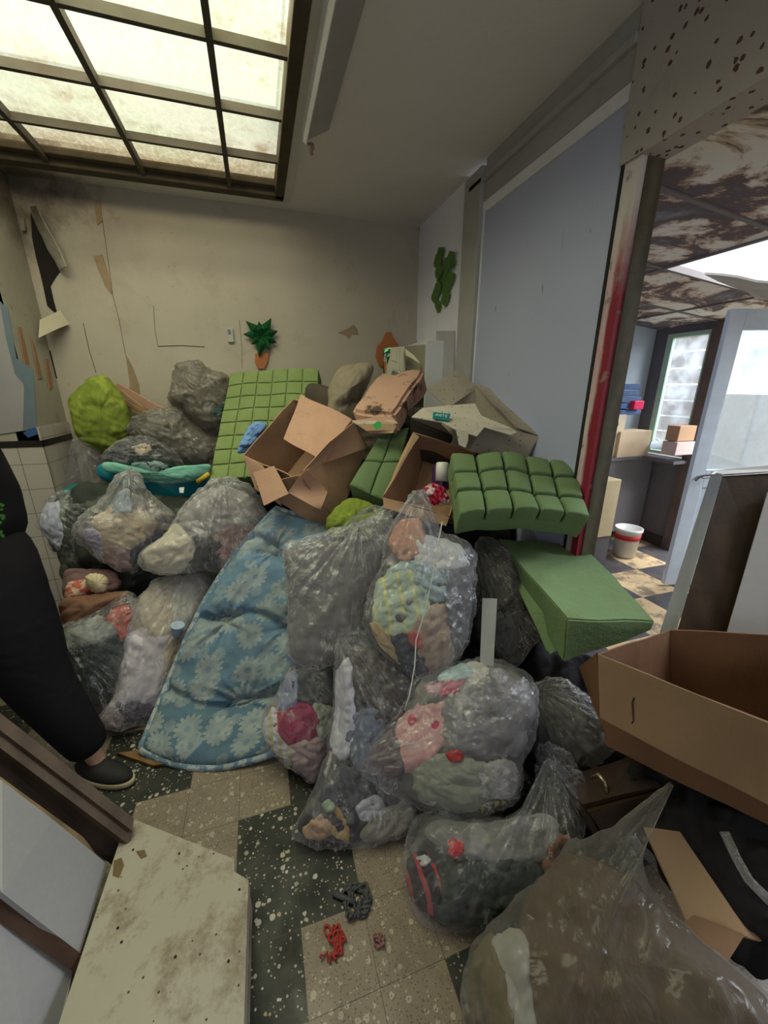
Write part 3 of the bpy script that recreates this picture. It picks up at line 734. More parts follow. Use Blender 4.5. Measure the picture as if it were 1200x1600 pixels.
GFOIL = plain('shiny_green_foil', (0.02,0.13,0.045), 0.22, 0.8, 0.5, 30, metal=0.55)
TERRA = plain('terracotta_card', (0.40,0.135,0.05), 0.6, 0.3, 0.2, 20)
fp = node_empty('foil_plant_ornament', bw(408,575), 'green foil leaf plant in an orange paper pot on the back wall', 'wall ornament')
cc = bw(409,525,0.03)
mb = MB()
for k in range(9):
    a = 2*pi*k/9+0.3; ln = 0.135+0.03*sin(k*2.3)
    d = Vector((cos(a),0,sin(a))); s_ = Vector((-sin(a),0,cos(a)))
    st = [cc, cc+d*ln*0.45+s_*0.036+Vector((0,-0.02,0)), cc+d*ln+Vector((0,-0.01,0)), cc+d*ln*0.45-s_*0.036+Vector((0,-0.02,0))]
    m = cc+d*ln*0.45+Vector((0,-0.045,0))
    n = len(mb.v); mb.v += st+[m]; mb.f += [(n,n+1,n+4),(n+1,n+2,n+4),(n+2,n+3,n+4),(n+3,n,n+4)]
lv = mb.build('leaves', GFOIL, fp); lv.modifiers.new('t','SOLIDIFY').thickness = 0.003
MB().poly([bw(x,y,0.012) for x,y in [(399,552),(420,552),(418,565),(413,576),(403,576),(398,565)]],0.02).build('pot', TERRA, fp)
gd = MB().poly([bw(x,y,0.012) for x,y in [(602,522),(604,519),(611,519),(613,526),(617,531),(623,540),(622,560),(618,572),(604,578),(592,571),(587,558),(589,542),(598,531)]],0.02).build('vase_cutout', TERRA, bev=0.003)
tag(gd, 'orange brown vase shaped cutout on the back wall beside the mirror', 'wall ornament')
GPAP = plain('green_leaf_paper', (0.085,0.18,0.04), 0.6, 0.3, 0.5, 40)
lf = node_empty('leaf_garland', rw(690,490), 'green paper leaf garland hanging on the white right wall', 'wall ornament')
rnd = random.Random(4)
for (x,y,r_) in [(688,396,9),(684,408,10),(704,402,8),(698,414,10),(686,424,10),(707,412,6),(690,436,12),(703,436,10),(684,450,9),(697,450,11),(680,462,10),(696,466,10),(684,476,7)]:
    c0 = rw(x,y,0.012+rnd.random()*0.015); w_ = r_*0.0050
    pts = []
    for k in range(7):
        a = 2*pi*k/7+rnd.random()*0.4; pts.append(c0+Vector((0,cos(a)*w_*1.5,sin(a)*w_*(0.8+0.4*(k%2)))))
    MB().poly(pts,0.004).build('leaf', GPAP, lf)
MB().poly([rw(x,y,0.01) for x,y in [(682,478),(690,478),(687,488),(683,489)]],0.004).build('leaf', GPAP, lf)
# mirror cabinet on the right wall near the corner
mc = node_empty('mirror_cabinet', rw(655,600), 'small white wall cabinet with mirror door in the far corner', 'mirror cabinet')
ya, yb = 2.92, 3.42; z0, z1 = 1.45, 1.94
box('shelf_body', (XR-0.16,ya,z0), (XR-0.002,yb,z1), WHITE, mc, 0.003)
MIR = plain('mirror_glass', (0.75,0.8,0.78), 0.03, 0.9, 0.02, metal=1.0)
p0 = Vector((XR-0.165,ya,0)); hx = on_axis(602,560,1,3.25).x
md = MB().sheet([(hx,3.30,z0),(XR-0.165,ya+0.005,z0),(XR-0.165,ya+0.005,z1-0.03),(hx,3.30,z1-0.03)],0.008).build('mirror_door', MIR, mc)
MB().sheet([rw(683,610,0.01),rw(710,610,0.01),rw(710,517,0.01),rw(683,517,0.01)],0.016).build('grey_side_panel', plain('grey_plaster_patch',(0.45,0.44,0.46),0.7), mc)

# ---------------------------------------------------------------- green foam
def foam_grid(name, q, t, nu, nv, gap, cube_h, mat, droop=0.0, seed=0, bev=0.006, wob=0.0):
    """slab with a grid of square foam blocks on its front; q = TL,TR,BR,BL 3D"""
    tl,tr,br,bl=[Vector(x) for x in q]; nrm=(tr-tl).cross(bl-tl).normalized()
    if nrm.dot(EYE-tl)<0: nrm=-nrm
    def S(u,v,h):
        p=tl*(1-u)*(1-v)+tr*u*(1-v)+br*u*v+bl*(1-u)*v
        b=droop*(u-0.5)**2*4
        return p+nrm*(h-b)+nrm*wob*noise.noise(p*5+Vector((seed,0,0)))
    m=MB()
    # backing
    k=12
    n=len(m.v)
    for h in (0.0,-t):
        for j in range(k+1):
            for i in range(k+1):
                rag = (0.012*noise.noise(Vector((i*1.7,j*1.3,h*50+seed)))) 
                m.v.append(S(i/k,j/k,h+rag*(0 if h==0 else 1.5)))
    def I(a,i,j): return n+a*(k+1)**2+j*(k+1)+i
    for j in range(k):
        for i in range(k):
            m.f.append((I(0,i,j),I(0,i+1,j),I(0,i+1,j+1),I(0,i,j+1))); m.f.append((I(1,i,j),I(1,i,j+1),I(1,i+1,j+1),I(1,i+1,j)))
    for i in range(k):
        m.f.append((I(0,i,0),I(1,i,0),I(1,i+1,0),I(0,i+1,0))); m.f.append((I(0,i,k),I(0,i+1,k),I(1,i+1,k),I(1,i,k)))
        m.f.append((I(0,0,i),I(0,0,i+1),I(1,0,i+1),I(1,0,i))); m.f.append((I(0,k,i),I(1,k,i),I(1,k,i+1),I(0,k,i+1)))
    for j in range(nv):
        for i in range(nu):
            g=gap
            u0,u1,v0,v1=(i+g)/nu,(i+1-g)/nu,(j+g)/nv,(j+1-g)/nv
            if i==0: u0=0
            if i==nu-1: u1=1
            if j==0: v0=0
            if j==nv-1: v1=1
            n=len(m.v); k3=3; hh=cube_h*(1+0.06*noise.noise(Vector((i*3.3,j*5.1,seed))))
            def cub(a,b,c): # a,b,c in 0..k3
                uu,vv=u0+(u1-u0)*a/k3, v0+(v1-v0)*b/k3
                r=0.93 if c==k3 else 1.0
                uu=(uu-(u0+u1)/2)*r+(u0+u1)/2; vv=(vv-(v0+v1)/2)*r+(v0+v1)/2
                edge=(a in(0,k3))+(b in(0,k3))
                return S(uu,vv,-0.004+hh*c/k3-(bev*edge*0.7 if c==k3 else 0))
            idx={}
            for a in range(k3+1):
                for b in range(k3+1):
                    for c in range(k3+1):
                        if a in(0,k3) or b in(0,k3) or c in (0,k3): idx[(a,b,c)]=len(m.v); m.v.append(cub(a,b,c))
            for a in range(k3):
                for b in range(k3):
                    m.f.append((idx[a,b,k3],idx[a+1,b,k3],idx[a+1,b+1,k3],idx[a,b+1,k3]))
                    m.f.append((idx[a,0,b],idx[a+1,0,b],idx[a+1,0,b+1],idx[a,0,b+1])); m.f.append((idx[a,k3,b],idx[a+1,k3,b],idx[a+1,k3,b+1],idx[a,k3,b+1]))
                    m.f.append((idx[0,a,b],idx[0,a+1,b],idx[0,a+1,b+1],idx[0,a,b+1])); m.f.append((idx[k3,a,b],idx[k3,a+1,b],idx[k3,a+1,b+1],idx[k3,a,b+1]))
    o=mk(name,m.v,m.f,mat,None,False); fixn(o); o.modifiers.new('b','BEVEL').width=bev; o.modifiers['b'].limit_method='ANGLE'; o.modifiers['b'].segments=2
    o.data.polygons.foreach_set('use_smooth',[True]*len(o.data.polygons))
    return o
tag(foam_grid('green_foam_slab', [P(359,583,3.02),P(497,575,3.0),P(490,745,2.80),P(326,748,2.62)], 0.13, 6, 8, 0.035, 0.02, FOAM, seed=2, bev=0.004, wob=0.015, droop=0.02),
    'tall yellow green foam slab cut in small squares, leaning near the back wall', 'foam')
tag(foam_grid('green_foam_block', [P(703,719,1.98),P(890,733,1.95),P(918,815,1.72),P(716,812,1.72)], 0.075, 5, 3, 0.045, 0.085, FOAM2, seed=5, bev=0.006, wob=0.03, droop=0.03),
    'thick green foam block of deep cubes lying over the foam wedge', 'foam')
def soft_hexa(name, p8, mat, label, cat, parent=None, bev=0.012, wr=0.01, group=None):
    o=MB().hexa(p8).build(name, mat, parent)
    bm=bmesh.new(); bm.from_mesh(o.data); bmesh.ops.bevel(bm, geom=bm.edges[:], offset=bev, segments=2, affect='EDGES'); bmesh.ops.subdivide_edges(bm, edges=bm.edges[:], cuts=5, use_grid_fill=True); 
    for v in bm.verts:
        d=Vector([noise.noise((v.co+o.location)*7+Vector((k*9,0,0))) for k in range(3)]); v.co+=d*wr
    bmesh.ops.recalc_face_normals(bm, faces=bm.faces); bm.to_mesh(o.data); bm.free()
    o.data.polygons.foreach_set('use_smooth',[True]*len(o.data.polygons)); o.data.set_sharp_from_angle(angle=0.6) if hasattr(o.data,'set_sharp_from_angle') else None
    return tag(o,label,cat,group)
T_=[P(776,842,2.02),P(912,850,1.97),P(1024,970,1.52),P(886,968,1.44)]
soft_hexa('green_foam_wedge', [P(800,905,2.02),P(905,900,1.99),P(1018,985,1.53),P(880,1038,1.47)]+T_, FOAM2,
    'large flat green foam wedge pointing to the right over the cardboard box', 'foam', bev=0.006)
soft_hexa('green_foam_wedge', [P(800,900,2.0),P(850,900,1.98),P(905,1005,1.55),P(858,1025,1.58),P(785,860,2.03),P(830,865,2.0),P(885,965,1.55),P(826,960,1.68)], FOAM2,
    'lower green foam piece under the flat foam wedge', 'foam', bev=0.006)
tag(foam_grid('green_foam_chunk', [P(590,690,2.45),P(640,672,2.5),P(610,790,2.2),P(548,765,2.2)], 0.12, 2, 2, 0.02, 0.05, FOAM2, seed=9, bev=0.008, wob=0.02), 'dark green foam chunk wedged between the two open cardboard boxes', 'foam')

# ---------------------------------------------------------------- cardboard boxes
def opened(name, label, cat, rim, bot, inner, flaps, t=0.006, mat=CARD, floor_mat=None, skip=(), warp=0.012, loc=None):
    """open box: rim and bottom corner points (4 each); flaps = list of (quad, material)"""
    base = sum([Vector(p) for p in bot], Vector((0,0,0)))/4
    e = node_empty(name, loc or base, label, cat)
    m = MB()
    for i in range(4):
        if i in skip: continue
        j=(i+1)%4; m.sheet([rim[i],rim[j],bot[j],bot[i]],t,8,warp,i+len(name))
    m.sheet(bot,t,6,warp)
    m.build('box_body', mat, e)
    for k,(q,mm) in enumerate(flaps): MB().sheet(q,t*0.8,8,warp*1.3,k+3,0.006).build('flap', mm or mat, e)
    return e
# big torn box in the middle
R=[P(380,711,2.12),P(457,624,2.42),P(549,656,2.34),P(468,752,2.02)]
Bt=[P(432,760,2.42),P(492,688,2.66),P(574,697,2.52),P(528,815,2.22)]
bx1=opened('cardboard_box','large torn open brown cardboard box on top of the blue floral cushion','cardboard box',R,Bt,None,
  [([P(470,617,2.42),P(549,655,2.35),P(507,722,2.12),P(443,686,2.2)],CARDP),
   ([P(395,738,2.06),P(428,728,2.04),P(452,772,1.98),P(412,790,2.02)],CARDP)],mat=CARD)
MB().sheet([P(381,712,2.11),P(410,728,2.06),P(440,790,2.03),P(398,765,2.12)],0.006,8,0.02,4).build('flap', CARDP, bx1)
MB().sheet([P(398,760,2.1),P(470,742,2.0),P(524,818,2.14),P(502,822,2.2)],0.006,10,0.03,6,0.02).build('flap', CARD, bx1)
MB().sheet([P(450,770,1.99),P(478,732,1.99),P(512,768,2.04),P(500,795,2.06)],0.006,10,0.05,9,0.03).build('torn_paper', CARDP, bx1)
MB().sheet([P(474,735,2.0),P(515,690,2.12),P(552,660,2.33),P(572,700,2.45)],0.005,8,0.012,2,0.02).build('box_side', CARDP, bx1)
# medium box with bottle
R=[P(598,779,1.95),P(646,675,2.3),P(744,706,2.28),P(702,806,1.93)]
Bt=[P(640,800,2.22),P(662,715,2.52),P(745,742,2.5),P(712,820,2.2)]
opened('cardboard_box','medium open brown cardboard box holding a bottle with white cap','cardboard box',R,Bt,None,
  [([P(598,779,1.95),P(702,808,1.93),P(697,822,1.90),P(600,795,1.93)],None),([P(602,772,1.96),P(655,682,2.28),P(646,675,2.3),P(597,779,1.95)],CARDO)],mat=CARD)
# dotted box
R=[P(735,702,2.12),P(700,622,2.5),P(768,608,2.52),P(842,682,2.08)]
Bt=[P(745,722,2.28),P(705,680,2.62),P(772,680,2.58),P(820,722,2.12)]
db=opened('dotted_box','open grey speckled cardboard box with torn pale flap against the blue door panel','cardboard box',[P(757,658,2.10),P(690,640,2.42),P(742,602,2.5),P(842,682,2.06)],
  [P(735,704,2.16),P(690,690,2.45),P(752,690,2.5),P(822,720,2.12)],None,
  [([P(668,606,2.5),P(717,578,2.56),P(745,606,2.5),P(700,640,2.42)],DOTC),
   ([P(742,601,2.5),P(775,608,2.42),P(842,682,2.06),P(806,668,2.06)],DOTC)],mat=DOTC)
MB().poly([P(x,y,dd) for x,y,dd in [(643,652,2.18),(660,638,2.25),(700,634,2.25),(742,631,2.2),(752,650,2.12),(800,670,2.02),(808,676,2.02),(798,680,2.01),(757,668,2.04),(745,682,2.04),(712,672,2.05),(690,660,2.08)]],0.006).build('flap', DOTW, db)
MB().poly([P(x,y,2.03) for x,y in [(712,670),(732,676),(731,690),(727,700),(717,695)]],0.005).build('flap', DOTW, db)
lb = MB().sheet([P(677,644,2.12),P(704,647,2.10),P(701,658,2.07),P(676,654,2.09)],0.004,3).build('printed_label', plain('teal_print',(0.01,0.17,0.19),0.6), db)
tx = bpy.data.curves.new('label_text','FONT'); tx.body='AISTE'; tx.size=0.027; tx.extrude=0.0006; tx.align_x='CENTER'; tx.align_y='CENTER'
tmp = bpy.data.objects.new('tmp_text', tx); COL.objects.link(tmp); bpy.context.view_layer.update()
tme = bpy.data.meshes.new_from_object(tmp.evaluated_get(bpy.context.evaluated_depsgraph_get())); bpy.data.objects.remove(tmp)
to = bpy.data.objects.new('label_lettering', tme); COL.objects.link(to)
L0,L1,L2,L3=P(677,644,2.12),P(704,647,2.10),P(701,658,2.07),P(676,654,2.09)
X=(L1-L0+L2-L3).normalized(); Z=X.cross((L0+L1-L2-L3).normalized()).normalized()
if Z.dot(EYE-L0)<0: Z=-Z
Y=Z.cross(X)
to.parent=db; to.matrix_basis = Matrix.Translation((L0+L1+L2+L3)/4+Z*0.006-Vector(PLOC[db.name])) @ Matrix((X,Y,Z)).transposed().to_4x4()
tme.materials.clear(); tme.materials.append(plain('pale_print',(0.6,0.72,0.7),0.6))
# dark void/board behind the dotted box
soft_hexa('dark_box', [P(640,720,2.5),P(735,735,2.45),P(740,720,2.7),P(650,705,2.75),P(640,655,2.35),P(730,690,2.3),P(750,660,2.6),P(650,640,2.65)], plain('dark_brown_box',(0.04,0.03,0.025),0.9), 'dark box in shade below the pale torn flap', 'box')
# stained pink cardboard bundle
def m_pink():
    t=NT('stained_pink_cardboard'); co=t.co()
    c=t.mix(t.noise(co,4,5),(0.50,0.29,0.215),(0.56,0.36,0.27)); c=t.mix(t.ramp(t.noise(co,4.5,8,.68),[(0.51,0.0),(0.57,0.9)]),c,(0.05,0.035,0.03)); 
    t.base(c,0.85,0.1); t.bump(t.noise(co,18,5),0.4,0.01); return t.m
bp=soft_hexa('cardboard_bundle', [P(556,668,2.40),P(620,680,2.36),P(668,612,2.78),P(600,600,2.85),P(548,640,2.36),P(614,648,2.28),P(662,578,2.66),P(592,584,2.74)], m_pink(), 'crumpled pink brown cardboard bundle with black mould stains', 'cardboard', bev=0.02, wr=0.02)
for k in range(4):
    MB().sheet([P(545+k*6,655+k*4,2.33-k*0.01),P(612+k*2,650+k*6,2.28-k*0.01),P(622-k*3,662+k*5,2.26),P(566+k*4,668+k*3,2.3)],0.004,6,0.03,k).build('torn_layer', [CARDP,DOTW,CARDO,CARDP][k], bp)
MB().poly([P(x,y,2.22) for x,y in [(582,664),(590,658),(596,660),(596,668),(588,672)]],0.003).build('green_scrap', plain('bright_green_paper',(0.05,0.35,0.09),0.6), bp)
tag(Blob([(512,640),(516,600),(530,578),(560,567),(582,575),(575,600),(552,640),(530,668)],0.12,D=2.85).mesh('plush_bag', cl('beige_fleece',(0.30,0.25,0.185)), wr=0.03, fs=5, seed=5), 'beige brown fleecy bundle behind the green foam and stained cardboard', 'fabric bundle')
# small things in and near the boxes
bo=node_empty('bottle', P(688,765,2.12), 'purple bottle with a square white cap in the medium box', 'bottle')
axis=(P(690,725,2.12)-P(688,765,2.12)); ln=axis.length
MB().lathe(P(688,765,2.12),axis,[(0.001,0),(0.045,0),(0.048,0.02),(0.048,ln*0.75),(0.04,ln*0.95),(0.001,ln)],24).build('bottle_body', plain('dark_purple_plastic',(0.05,0.02,0.10),0.3,0.5), bo, True)
MB().lathe(P(690,752,2.08),axis,[(0.001,0),(0.034,0),(0.034,0.095),(0.03,0.1),(0.001,0.1)],24).build('cap', plain('white_cap_plastic',(0.70,0.68,0.66),0.35,0.5), bo, True)
tag(Blob([(661,765),(675,756),(690,760),(700,775),(702,786),(682,790),(668,780)],0.04,D=2.02).mesh('red_wrapper', m_cloth('red_white_wrapper',(0.42,0.03,0.07),(0.60,0.50,0.52),'blotch',16,0.5), wr=0.02, fs=25, seed=8), 'crumpled red and white wrapper below the purple bottle', 'wrapper')
tag(Blob([(372,706),(376,690),(392,664),(408,660),(416,666),(408,680),(396,694),(385,707)],0.03,D=2.42).mesh('blue_scrap', m_cloth('light_blue_plastic',(0.17,0.31,0.62)), wr=0.02, fs=12, seed=4), 'crumpled light blue plastic scrap between the foam slab and the torn box', 'plastic')

# ---------------------------------------------------------------- blue floral cushion
def m_floral():
    t=NT('faded_blue_floral_cotton'); uv=t.node('ShaderNodeTexCoord').outputs['UV']
    base=t.mix(t.noise(uv,2.2,4),(0.065,0.125,0.185),(0.145,0.23,0.315))
    x,y,z=t.sep(uv); base=t.mix(t.math('MULTIPLY',t.ramp(y,[(0.2,0.0),(0.95,1.0)]),0.55),base,(0.21,0.34,0.53))  # paler towards the top: painted light, with dirt darkening the lower half
    col=base
    for sc_,seed,thr,a in ((8.5,0.0,0.42,0.72),(13.0,2.3,0.30,0.5)):
        mp=t.node('ShaderNodeMapping'); mp.inputs['Location'].default_value=(seed,seed*1.7,0); mp.inputs['Scale'].default_value=(1,1,1); t.link(uv,mp.inputs[0])
        v=t.node('ShaderNodeTexVoronoi'); v.voronoi_dimensions='2D'; v.inputs['Scale'].default_value=sc_; v.inputs['Randomness'].default_value=0.75; t.link(mp.outputs[0],v.inputs['Vector'])
        vs=t.node('ShaderNodeVectorMath',operation='SUBTRACT'); t.link(mp.outputs[0],vs.inputs[0]); t.link(v.outputs['Position'],vs.inputs[1])
        dx,dy,_=t.sep(vs.outputs[0]); ang=t.math('ARCTAN2',dy,dx)
        pet=t.math('ABSOLUTE',t.math('SINE',t.math('MULTIPLY',ang,7.0)))
        rr=t.math('DIVIDE',v.outputs['Distance'],t.math('ADD',t.math('MULTIPLY_ADD',pet,0.35,0.55),t.math('MULTIPLY',t.noise(uv,18,4),0.45)))
        keep=t.math('GREATER_THAN',t.sep(v.outputs['Color'])[0],0.12)
        m=t.math('MULTIPLY',t.math('LESS_THAN',rr,thr),keep)
        core=t.math('LESS_THAN',v.outputs['Distance'],thr*0.24)
        m=t.math('MULTIPLY',m,t.ramp(t.noise(uv,26,4),[(0.3,a*0.65),(0.6,a)]))
        col=t.mix(m,col,(0.37,0.40,0.39)); col=t.mix(t.math('MULTIPLY',t.math('MULTIPLY',core,keep),0.8),col,(0.17,0.25,0.32))
    col=t.mix(t.math('MULTIPLY',t.ramp(t.noise(uv,5,6,.7),[(0.42,0.0),(0.7,1.0)]),0.55),col,(0.10,0.14,0.15))
    t.base(col,0.9,0.1); t.bump(t.math('ADD',t.noise(uv,14,5,.6,'RIDGED_MULTIFRACTAL'),t.math('MULTIPLY',t.noise(uv,220,2),0.15)),0.6,0.03); return t.m
FLOR=m_floral()
cu=node_empty('floral_cushion', fl(310,1180), 'long quilted blue floral seat cushion leaning on the pile with buttoned tufts', 'cushion')
# centre line of the left and right edges, from floor to top
LE=[fl(222,1172,0.03),P(262,1075,1.93),P(315,955,2.03),P(372,865,2.12),P(432,797,2.22)]
RE=[fl(425,1178,0.035),P(465,1090,1.90),P(500,990,1.98),P(525,910,2.06),P(560,840,2.2)]
def cat1(ps,t):
    t=max(0,min(0.9999,t))*(len(ps)-1); i=int(t); f=t-i
    p=[ps[max(0,i-1)],ps[i],ps[i+1],ps[min(len(ps)-1,i+2)]]
    return 0.5*((2*p[1])+(-p[0]+p[2])*f+(2*p[0]-5*p[1]+4*p[2]-p[3])*f*f+(-p[0]+3*p[1]-3*p[2]+p[3])*f**3)
tufts=[(0.72,0.18),(0.32,0.42) ,(0.80,0.50),(0.35,0.76),(0.78,0.82)]
tufts=[(0.62,0.22),(0.78,0.52),(0.25,0.48),(0.3,0.80),(0.80,0.84)]
nu,nv=90,150; vs=[];uvs=[];fc=[]
for side in (1,-1):
    for j in range(nv+1):
        v=j/nv; a=cat1(LE,v); b=cat1(RE,v)
        tang=(cat1(LE,min(1,v+0.02))-cat1(LE,max(0,v-0.02))).normalized(); nr=tang.cross(b-a).normalized()
        if nr.dot(EYE-a)<0: nr=-nr
        for i in range(nu+1):
            u=i/nu; p=a.lerp(b,u)-tang*0.06*sin(pi*u)*(max(0,1-v*5))
            e=(1-abs(2*u-1)**9)**0.5*(1-abs(2*v-1)**14)**0.5
            h=0.060*e
            for (tu,tv) in tufts:
                d=sqrt(((u-tu)*0.48)**2+((v-tv)*1.05)**2); h-=0.055*math.exp(-(d/0.06)**2)
                an=math.atan2((v-tv)*1.05,(u-tu)*0.48); h+=0.034*rdg(Vector((an*2.2,d*3,tu*9)))*math.exp(-d/0.12)*min(1,d/0.03)
            h+=0.010*noise.noise(p*9)*e+0.012*(folds(p,3,8)-0.3)*e
            for ln_ in (0.22,0.50,0.80): h-=0.036*math.exp(-((v-ln_-0.03*sin(u*7+ln_*9))/0.016)**2)
            vs.append(clampv(p+nr*(h if side>0 else -h*0.7+0.0))); uvs.append((u*0.52,v*1.1))
def I(s_,i,j): return (0 if s_>0 else (nu+1)*(nv+1))+j*(nu+1)+i
for j in range(nv):
    for i in range(nu):
        fc.append((I(1,i,j),I(1,i+1,j),I(1,i+1,j+1),I(1,i,j+1))); fc.append((I(-1,i,j),I(-1,i,j+1),I(-1,i+1,j+1),I(-1,i+1,j)))
ob=mk('cushion_pad',vs,fc,FLOR,cu,True,uvs=uvs)
bm=bmesh.new(); bm.from_mesh(ob.data); bmesh.ops.remove_doubles(bm,verts=bm.verts,dist=0.0008); bmesh.ops.recalc_face_normals(bm,faces=bm.faces); bm.to_mesh(ob.data); bm.free()
PIPE=m_cloth('blue_piping_cotton',(0.16,0.25,0.34),(0.40,0.44,0.46),'blotch',30,0.5)
ring=[cat1(LE,k/30) for k in range(31)]+[cat1(LE,0.999).lerp(cat1(RE,0.999),k/12) for k in range(1,12)]+[cat1(RE,1-k/30) for k in range(31)]
bot=[]
for k in range(1,14):
    u=k/14; bot.append(cat1(RE,0).lerp(cat1(LE,0),u)-(cat1(LE,0.03)-cat1(LE,0)).normalized()*0.06*sin(pi*u))
ring=[clampv(p+Vector((0,0,0.006))) for p in ring+bot]; ring.append(ring[0])
MB().tube(ring,0.021,8).build('piping',PIPE,cu,True)
for (tu,tv) in tufts:
    a=cat1(LE,tv);b=cat1(RE,tv); p=a.lerp(b,tu); d=(EYE-p).normalized()
    MB().lathe(p+d*0.006,d,[(0.001,0),(0.008,0),(0.007,0.005),(0.001,0.006)],12).build('button',plain('ochre_tuft',(0.32,0.22,0.08),0.8),cu,True)
# ---------------------------------------------------------------- dark bundles, mostly added, standing in for the black gaps of the heap
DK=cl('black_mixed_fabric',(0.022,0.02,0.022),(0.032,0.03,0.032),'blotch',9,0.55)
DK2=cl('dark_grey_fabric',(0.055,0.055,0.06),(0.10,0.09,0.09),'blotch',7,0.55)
def clothes(outline, T, label, cat='clothes', mat=DK, name='clothes_bundle', wr=0.045, fs=6, seed=1, group=None, **k):
    b_=Blob(outline,T,ragged=0.004,**k); o=b_.mesh(name,mat,wr=min(wr,b_.R*0.22),fs=fs,seed=seed); return tag(o,label,cat,group)
clothes([(120,760),(240,770),(380,790),(440,830),(420,930),(330,1000),(230,960),(140,960),(90,880)],0.16,'added dark green grey heap standing for the gaps between the clear bags on the left',mat=cl('deep_green_grey',(0.045,0.05,0.045),(0.10,0.105,0.09),'blotch',5,0.5),D=2.55,seed=2)
clothes([(90,1000),(170,960),(260,960),(300,1040),(240,1120),(160,1130),(100,1090)],0.10,'added dark heap standing for the gap behind the standing leg and the left bags',D=2.12,seed=6)
clothes([(560,800),(700,790),(790,850),(860,980),(880,1120),(800,1180),(640,1150),(540,1080),(500,960)],0.16,'added dark heap standing for the gap behind the tall middle bags',D=2.15,seed=3)
clothes([(820,1010),(930,1030),(1010,1100),(1000,1200),(900,1260),(840,1220),(800,1120)],0.14,'added black heap standing for the gap below the green foam wedge',D=1.78,seed=4)
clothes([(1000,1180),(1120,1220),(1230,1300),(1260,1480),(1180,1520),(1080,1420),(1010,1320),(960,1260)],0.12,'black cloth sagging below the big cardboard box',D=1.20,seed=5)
clothes([(180,750),(330,760),(430,780),(480,820),(440,860),(300,840),(170,800)],0.18,'added dark bundle standing for the gap under the turquoise tub and the foam slab',D=2.95,seed=7)
clothes([(540,730),(680,760),(800,760),(860,800),(800,900),(640,880),(520,830)],0.12,'added dark bundle standing for the gap beneath the open boxes in the middle',D=2.5,seed=8)
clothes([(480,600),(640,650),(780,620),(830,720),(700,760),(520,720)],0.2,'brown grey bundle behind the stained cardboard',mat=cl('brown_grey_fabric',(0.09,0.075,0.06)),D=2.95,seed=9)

# ---------------------------------------------------------------- back left things
LIME=cl('lime_plastic',(0.20,0.255,0.045),(0.27,0.33,0.06),'blotch',6,0.5)
b=Blob([(146,588),(166,588),(182,606),(199,632),(206,665),(194,694),(168,708),(138,699),(118,678),(110,648),(108,622),(128,600)],0.13,D=2.74)
lb_=b.mesh('lime_bag',LIME,wr=0.012,fs=9,seed=2,knot=(155,590),kfold=0.02); tag(lb_,'bright lime green filled plastic bag in the back left corner','plastic bag')
def clearbag(name,label,outline,T,film=FILM,seed=1,wr=0.016,knot=None,kf=0.02,group=None,fs=8,expn=2.0,**k):
    b=Blob(outline,T,n=170,ragged=0.010,**k); o=b.mesh('plastic_bag',film,wr=wr,fs=fs,seed=seed,knot=knot or outline[0],kfold=kf*1.3,expn=expn,rings=42); tag(o,label,'plastic bag',group or 'clear plastic bags of the heap'); return b
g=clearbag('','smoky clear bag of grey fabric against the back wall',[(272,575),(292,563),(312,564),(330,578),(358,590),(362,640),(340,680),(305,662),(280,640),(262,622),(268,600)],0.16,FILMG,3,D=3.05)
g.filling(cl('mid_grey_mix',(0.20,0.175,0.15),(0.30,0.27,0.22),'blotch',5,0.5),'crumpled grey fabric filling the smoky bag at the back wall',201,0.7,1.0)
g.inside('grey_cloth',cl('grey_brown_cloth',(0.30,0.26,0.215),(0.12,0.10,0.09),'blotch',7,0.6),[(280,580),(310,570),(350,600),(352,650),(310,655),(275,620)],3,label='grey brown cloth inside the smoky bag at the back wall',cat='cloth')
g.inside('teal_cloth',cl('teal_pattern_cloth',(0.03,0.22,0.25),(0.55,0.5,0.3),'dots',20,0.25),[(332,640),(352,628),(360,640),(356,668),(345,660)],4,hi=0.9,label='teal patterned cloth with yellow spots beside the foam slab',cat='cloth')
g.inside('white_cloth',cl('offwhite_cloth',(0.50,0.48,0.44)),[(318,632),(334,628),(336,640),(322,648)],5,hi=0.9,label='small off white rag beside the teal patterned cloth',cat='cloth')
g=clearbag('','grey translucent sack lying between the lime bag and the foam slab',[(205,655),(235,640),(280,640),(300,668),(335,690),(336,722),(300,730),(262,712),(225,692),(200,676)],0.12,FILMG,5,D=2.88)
g.inside('grey_cloth',cl('mid_grey_cloth',(0.22,0.205,0.185)),[(240,650),(278,650),(300,680),(328,700),(318,720),(270,708),(235,680)],6,label='grey cloth inside the translucent sack beside the foam slab',cat='cloth')
for k,(a,bb,dd,m) in enumerate([((184,606),(262,648),2.86,CARDP),((190,612),(250,660),2.84,CARD),((205,640),(262,662),2.8,CARDO),((225,638),(268,668),2.82,CARD),((188,622),(240,655),2.80,CARD)]):
    a3,b3=P(*a,dd),P(*bb,dd-0.03); w=Vector((0,0,1))*(0.035 if k==0 else 0.014)
    o=MB().sheet([a3-w,b3-w,b3+w,a3+w],0.012,5,0.01,k).build('cardboard_strip' if k<2 else 'wood_strip',m if k<2 else m_wood('splintered_wood_%d'%k,(0.30,0.19,0.10)))
    tag(o,['wide pink brown cardboard strip standing beside the lime bag','brown cardboard strip just under the wide pink one','pale wooden splinter lowest on the grey sack','wooden stick nearest the grey back bag','dark wooden stick crossing under the cardboard strips'][k],'strip' if k<2 else 'wood')
g=clearbag('','clear bag with dark and pale green rags above the turquoise tub',[(160,708),(190,686),(220,680),(250,690),(285,718),(282,742),(250,752),(205,742),(168,730)],0.12,FILM,7,D=2.62)
